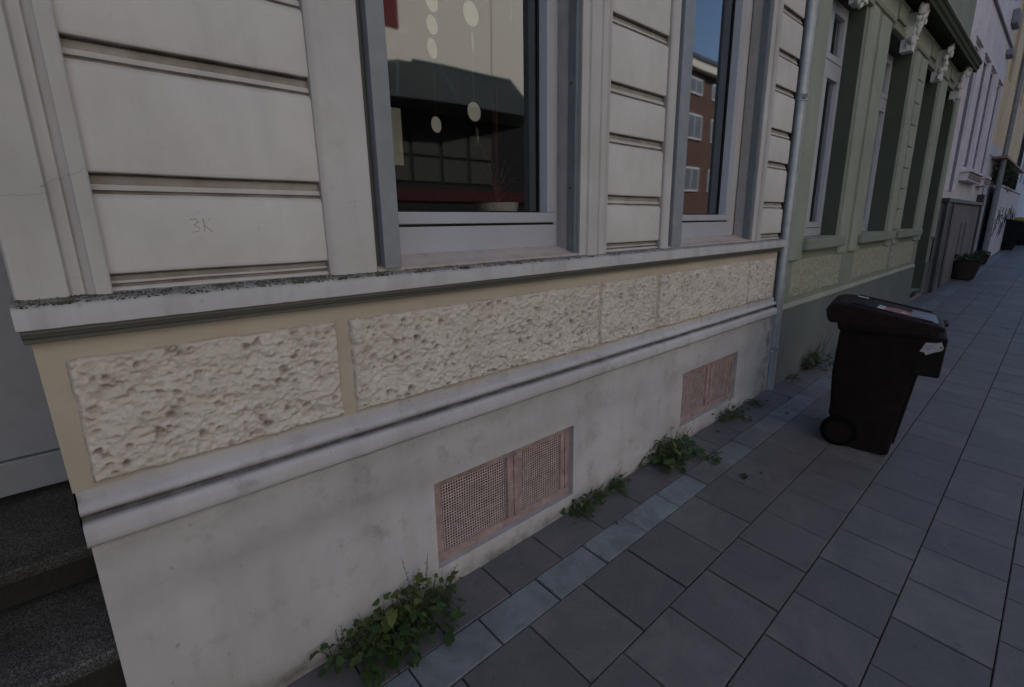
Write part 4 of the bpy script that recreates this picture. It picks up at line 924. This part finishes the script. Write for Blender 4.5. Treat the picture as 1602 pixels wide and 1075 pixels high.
# ------------------------------------------------------------------ other side of the street (seen mirrored in the windows)
YO = -9.0
CH = thing('house', 'cream house across the street with dark glazed canopy, mirrored in the first window', 'house', (7, YO, 0))
mb = MB(); mb.box(-6, 11.5, YO-8, YO, -.2, 11.5); mb.build('wall', M['opcream'], CH)
mb = MB(); mb.box(4.3, 6.35, YO+.001, YO+.06, 5.75, 8.6); mb.build('red_panel', M['opred'], CH)
mb = MB(); mb.box(9.05, 9.15, YO+.001, YO+.04, 5.25, 11.4); mb.box(5.9, 6.62, YO+.001, YO+.08, 4.9, 5.7); mb.build('wall_rib', M['opcream'], CH)
mb = MB(); f0 = -6.9
ridge = [(6.3, YO, 5.12), (7.4, YO, 5.18), (9.7, YO, 5.22)]; skirt = [(3.9, f0-.6, 3.72), (5.0, f0, 3.74), (6.4, f0, 3.80), (9.2, f0-.5, 3.95), (10.6, YO-.0, 4.2)]
V = [ridge[0], ridge[1], ridge[2]]+skirt
mb.add([ridge[0], skirt[0], skirt[1]], [(0, 1, 2)]); mb.add([ridge[0], skirt[1], skirt[2], ridge[1]], [(0, 1, 2, 3)]); mb.add([ridge[1], skirt[2], skirt[3]], [(0, 1, 2)]); mb.add([ridge[1], skirt[3], ridge[2]], [(0, 1, 2)]); mb.add([ridge[2], skirt[3], skirt[4]], [(0, 1, 2)]); mb.add([ridge[0], (3.2, YO, 4.4), skirt[0]], [(0, 1, 2)])
mb.build('canopy_roof', M['slate'], CH)
mb = MB(); mb.tube(ridge, .05, 6)
for a, b in ((0, 1), (1, 2), (1, 3), (2, 3)): mb.tube([ridge[a], skirt[b]], .022, 5)
mb.build('canopy_edge', M['copper'], CH)
mb = MB(); mb.box(3.9, 11.3, YO+.001, f0-.6, -.1, 3.7); mb.build('canopy_bay', M['darkpub'], CH)
mb = MB()
for i in range(4):
    for j in range(2):
        mb = MB(); mb.box(4.9+i*.72, 4.9+i*.72+.63, f0-.6+.001, f0-.57, 2.35+j*.52, 2.35+j*.52+.46); mb.build('canopy_bay_window', M['pubglass'], CH)
mb = MB(); mb.box(3.95, 9.35, f0-.6+.001, f0-.56, 1.95, 2.2); mb.build('red_band', M['dred'], CH)
BH = thing('house', 'red brick house across the street with white windows, mirrored in the second window', 'house', (22, YO, 0))
mb = MB(); mb.box(17.2, 32, YO-8, YO, -.1, 7.2); mb.build('wall', M['brick'], BH)
mb = MB(); mb.box(17.1, 32.1, YO-8, YO+.25, 7.21, 7.5); mb.build('cornice', M['opcream'], BH)
mb = MB(); mb.ext_x([(YO+.3, 7.51), (YO-1.3, 8.6), (YO-6.7, 8.6), (YO-8, 7.51)], 17.1, 32.1, 1); mb.build('roof', M['rooftile'], BH)
for i in range(5):
    for j, z in enumerate((2.65, 4.65, 6.35)):
        x = 19.05+i*1.95; h = .95 if j < 2 else .6
        mb = MB(); mb.box(x, x+1.15, YO+.001, YO+.05, z, z+h); mb.build('window', M['opframe'], BH)
        mb = MB(); mb.box(x+.07, x+.54, YO+.051, YO+.06, z+.08, z+h-.07); mb.box(x+.61, x+1.08, YO+.051, YO+.06, z+.08, z+h-.07); mb.build('window_glazing', M['glass_far'] if False else M['steel'], BH)

M['reflect_dark'] = paint('reflection_dark_wall', (.022, .026, .030), .75, .2, .2, sc=3)
for (x0, x1, lab) in ((11.6, 17.0, 'dark house added between the cream and the brick house to darken the window reflection'),):  # added house, put here to give a dark area in the mirrored view
    DH = thing('house', lab, 'house', ((x0+x1)/2, YO, 0)); mb = MB(); mb.box(x0, x1, YO-8, YO+.02, -.1, 13.5); mb.build('wall', M['reflect_dark'], DH)
    mb = MB(); mb.box(x0-.02, x1+.02, YO-8.2, YO+.3, 13.51, 13.9); mb.build('roof', M['rooftile'], DH)
    for i in range(3): mb = MB(); mb.box(x0+2.2+i*1.6, x0+3.0+i*1.6, YO+.021, YO+.05, 5.6, 7.2); mb.build('window', M['steel'], DH)
# ------------------------------------------------------------------ light
SUN_EL, SUN_AZ = 50, 8      # sun stands behind the row of houses (+Y)
w = bpy.data.worlds.new('World'); scn.world = w; w.use_nodes = True; n = w.node_tree.nodes
sky = n.new('ShaderNodeTexSky'); sky.sky_type = 'NISHITA'; sky.sun_disc = False; sky.sun_elevation = R(SUN_EL); sky.sun_rotation = R(SUN_AZ); sky.air_density = 1.0; sky.dust_density = .3; sky.ozone_density = 2.5
w.node_tree.links.new(sky.outputs[0], n['Background'].inputs[0]); n['Background'].inputs[1].default_value = .15
sd = bpy.data.lights.new('sun', 'SUN'); sd.energy = 4.8; sd.angle = R(.5); sd.color = (1, .97, .92); so = bpy.data.objects.new('sun', sd); C.objects.link(so)
dv = Vector((math.sin(R(SUN_AZ))*math.cos(R(SUN_EL)), math.cos(R(SUN_AZ))*math.cos(R(SUN_EL)), math.sin(R(SUN_EL)))); so.rotation_euler = dv.to_track_quat('Z', 'Y').to_euler(); so.location = (5, 10, 20)

# ------------------------------------------------------------------ camera
Rm = [[0.7428395618176384, -0.6692581837848754, -0.01681870493078197], [-0.17124922885652422, -0.1656705888359966, -0.9711987219981191], [0.6471963280293118, 0.7243250233366951, -0.23767661549607988]]
cam = bpy.data.cameras.new('camera'); cam.sensor_width = 36; cam.lens = 759.65/1602*36; cam.clip_start = .02; cam.clip_end = 2000
co = bpy.data.objects.new('camera', cam); C.objects.link(co)
Mx = Matrix(((Rm[0][0], -Rm[1][0], -Rm[2][0], 0), (Rm[0][1], -Rm[1][1], -Rm[2][1], -1.43), (Rm[0][2], -Rm[1][2], -Rm[2][2], 1.43), (0, 0, 0, 1)))
# orthonormalise
q = Mx.to_quaternion(); q.normalize(); co.rotation_mode = 'QUATERNION'; co.rotation_quaternion = q; co.location = (0, -1.43, 1.43)
scn.camera = co
scn.view_settings.view_transform = 'Standard'; scn.view_settings.look = 'None'; scn.view_settings.exposure = 0; scn.view_settings.gamma = 1
scn.render.engine = 'CYCLES'
scn.cycles.max_bounces = 8; scn.cycles.transparent_max_bounces = 12
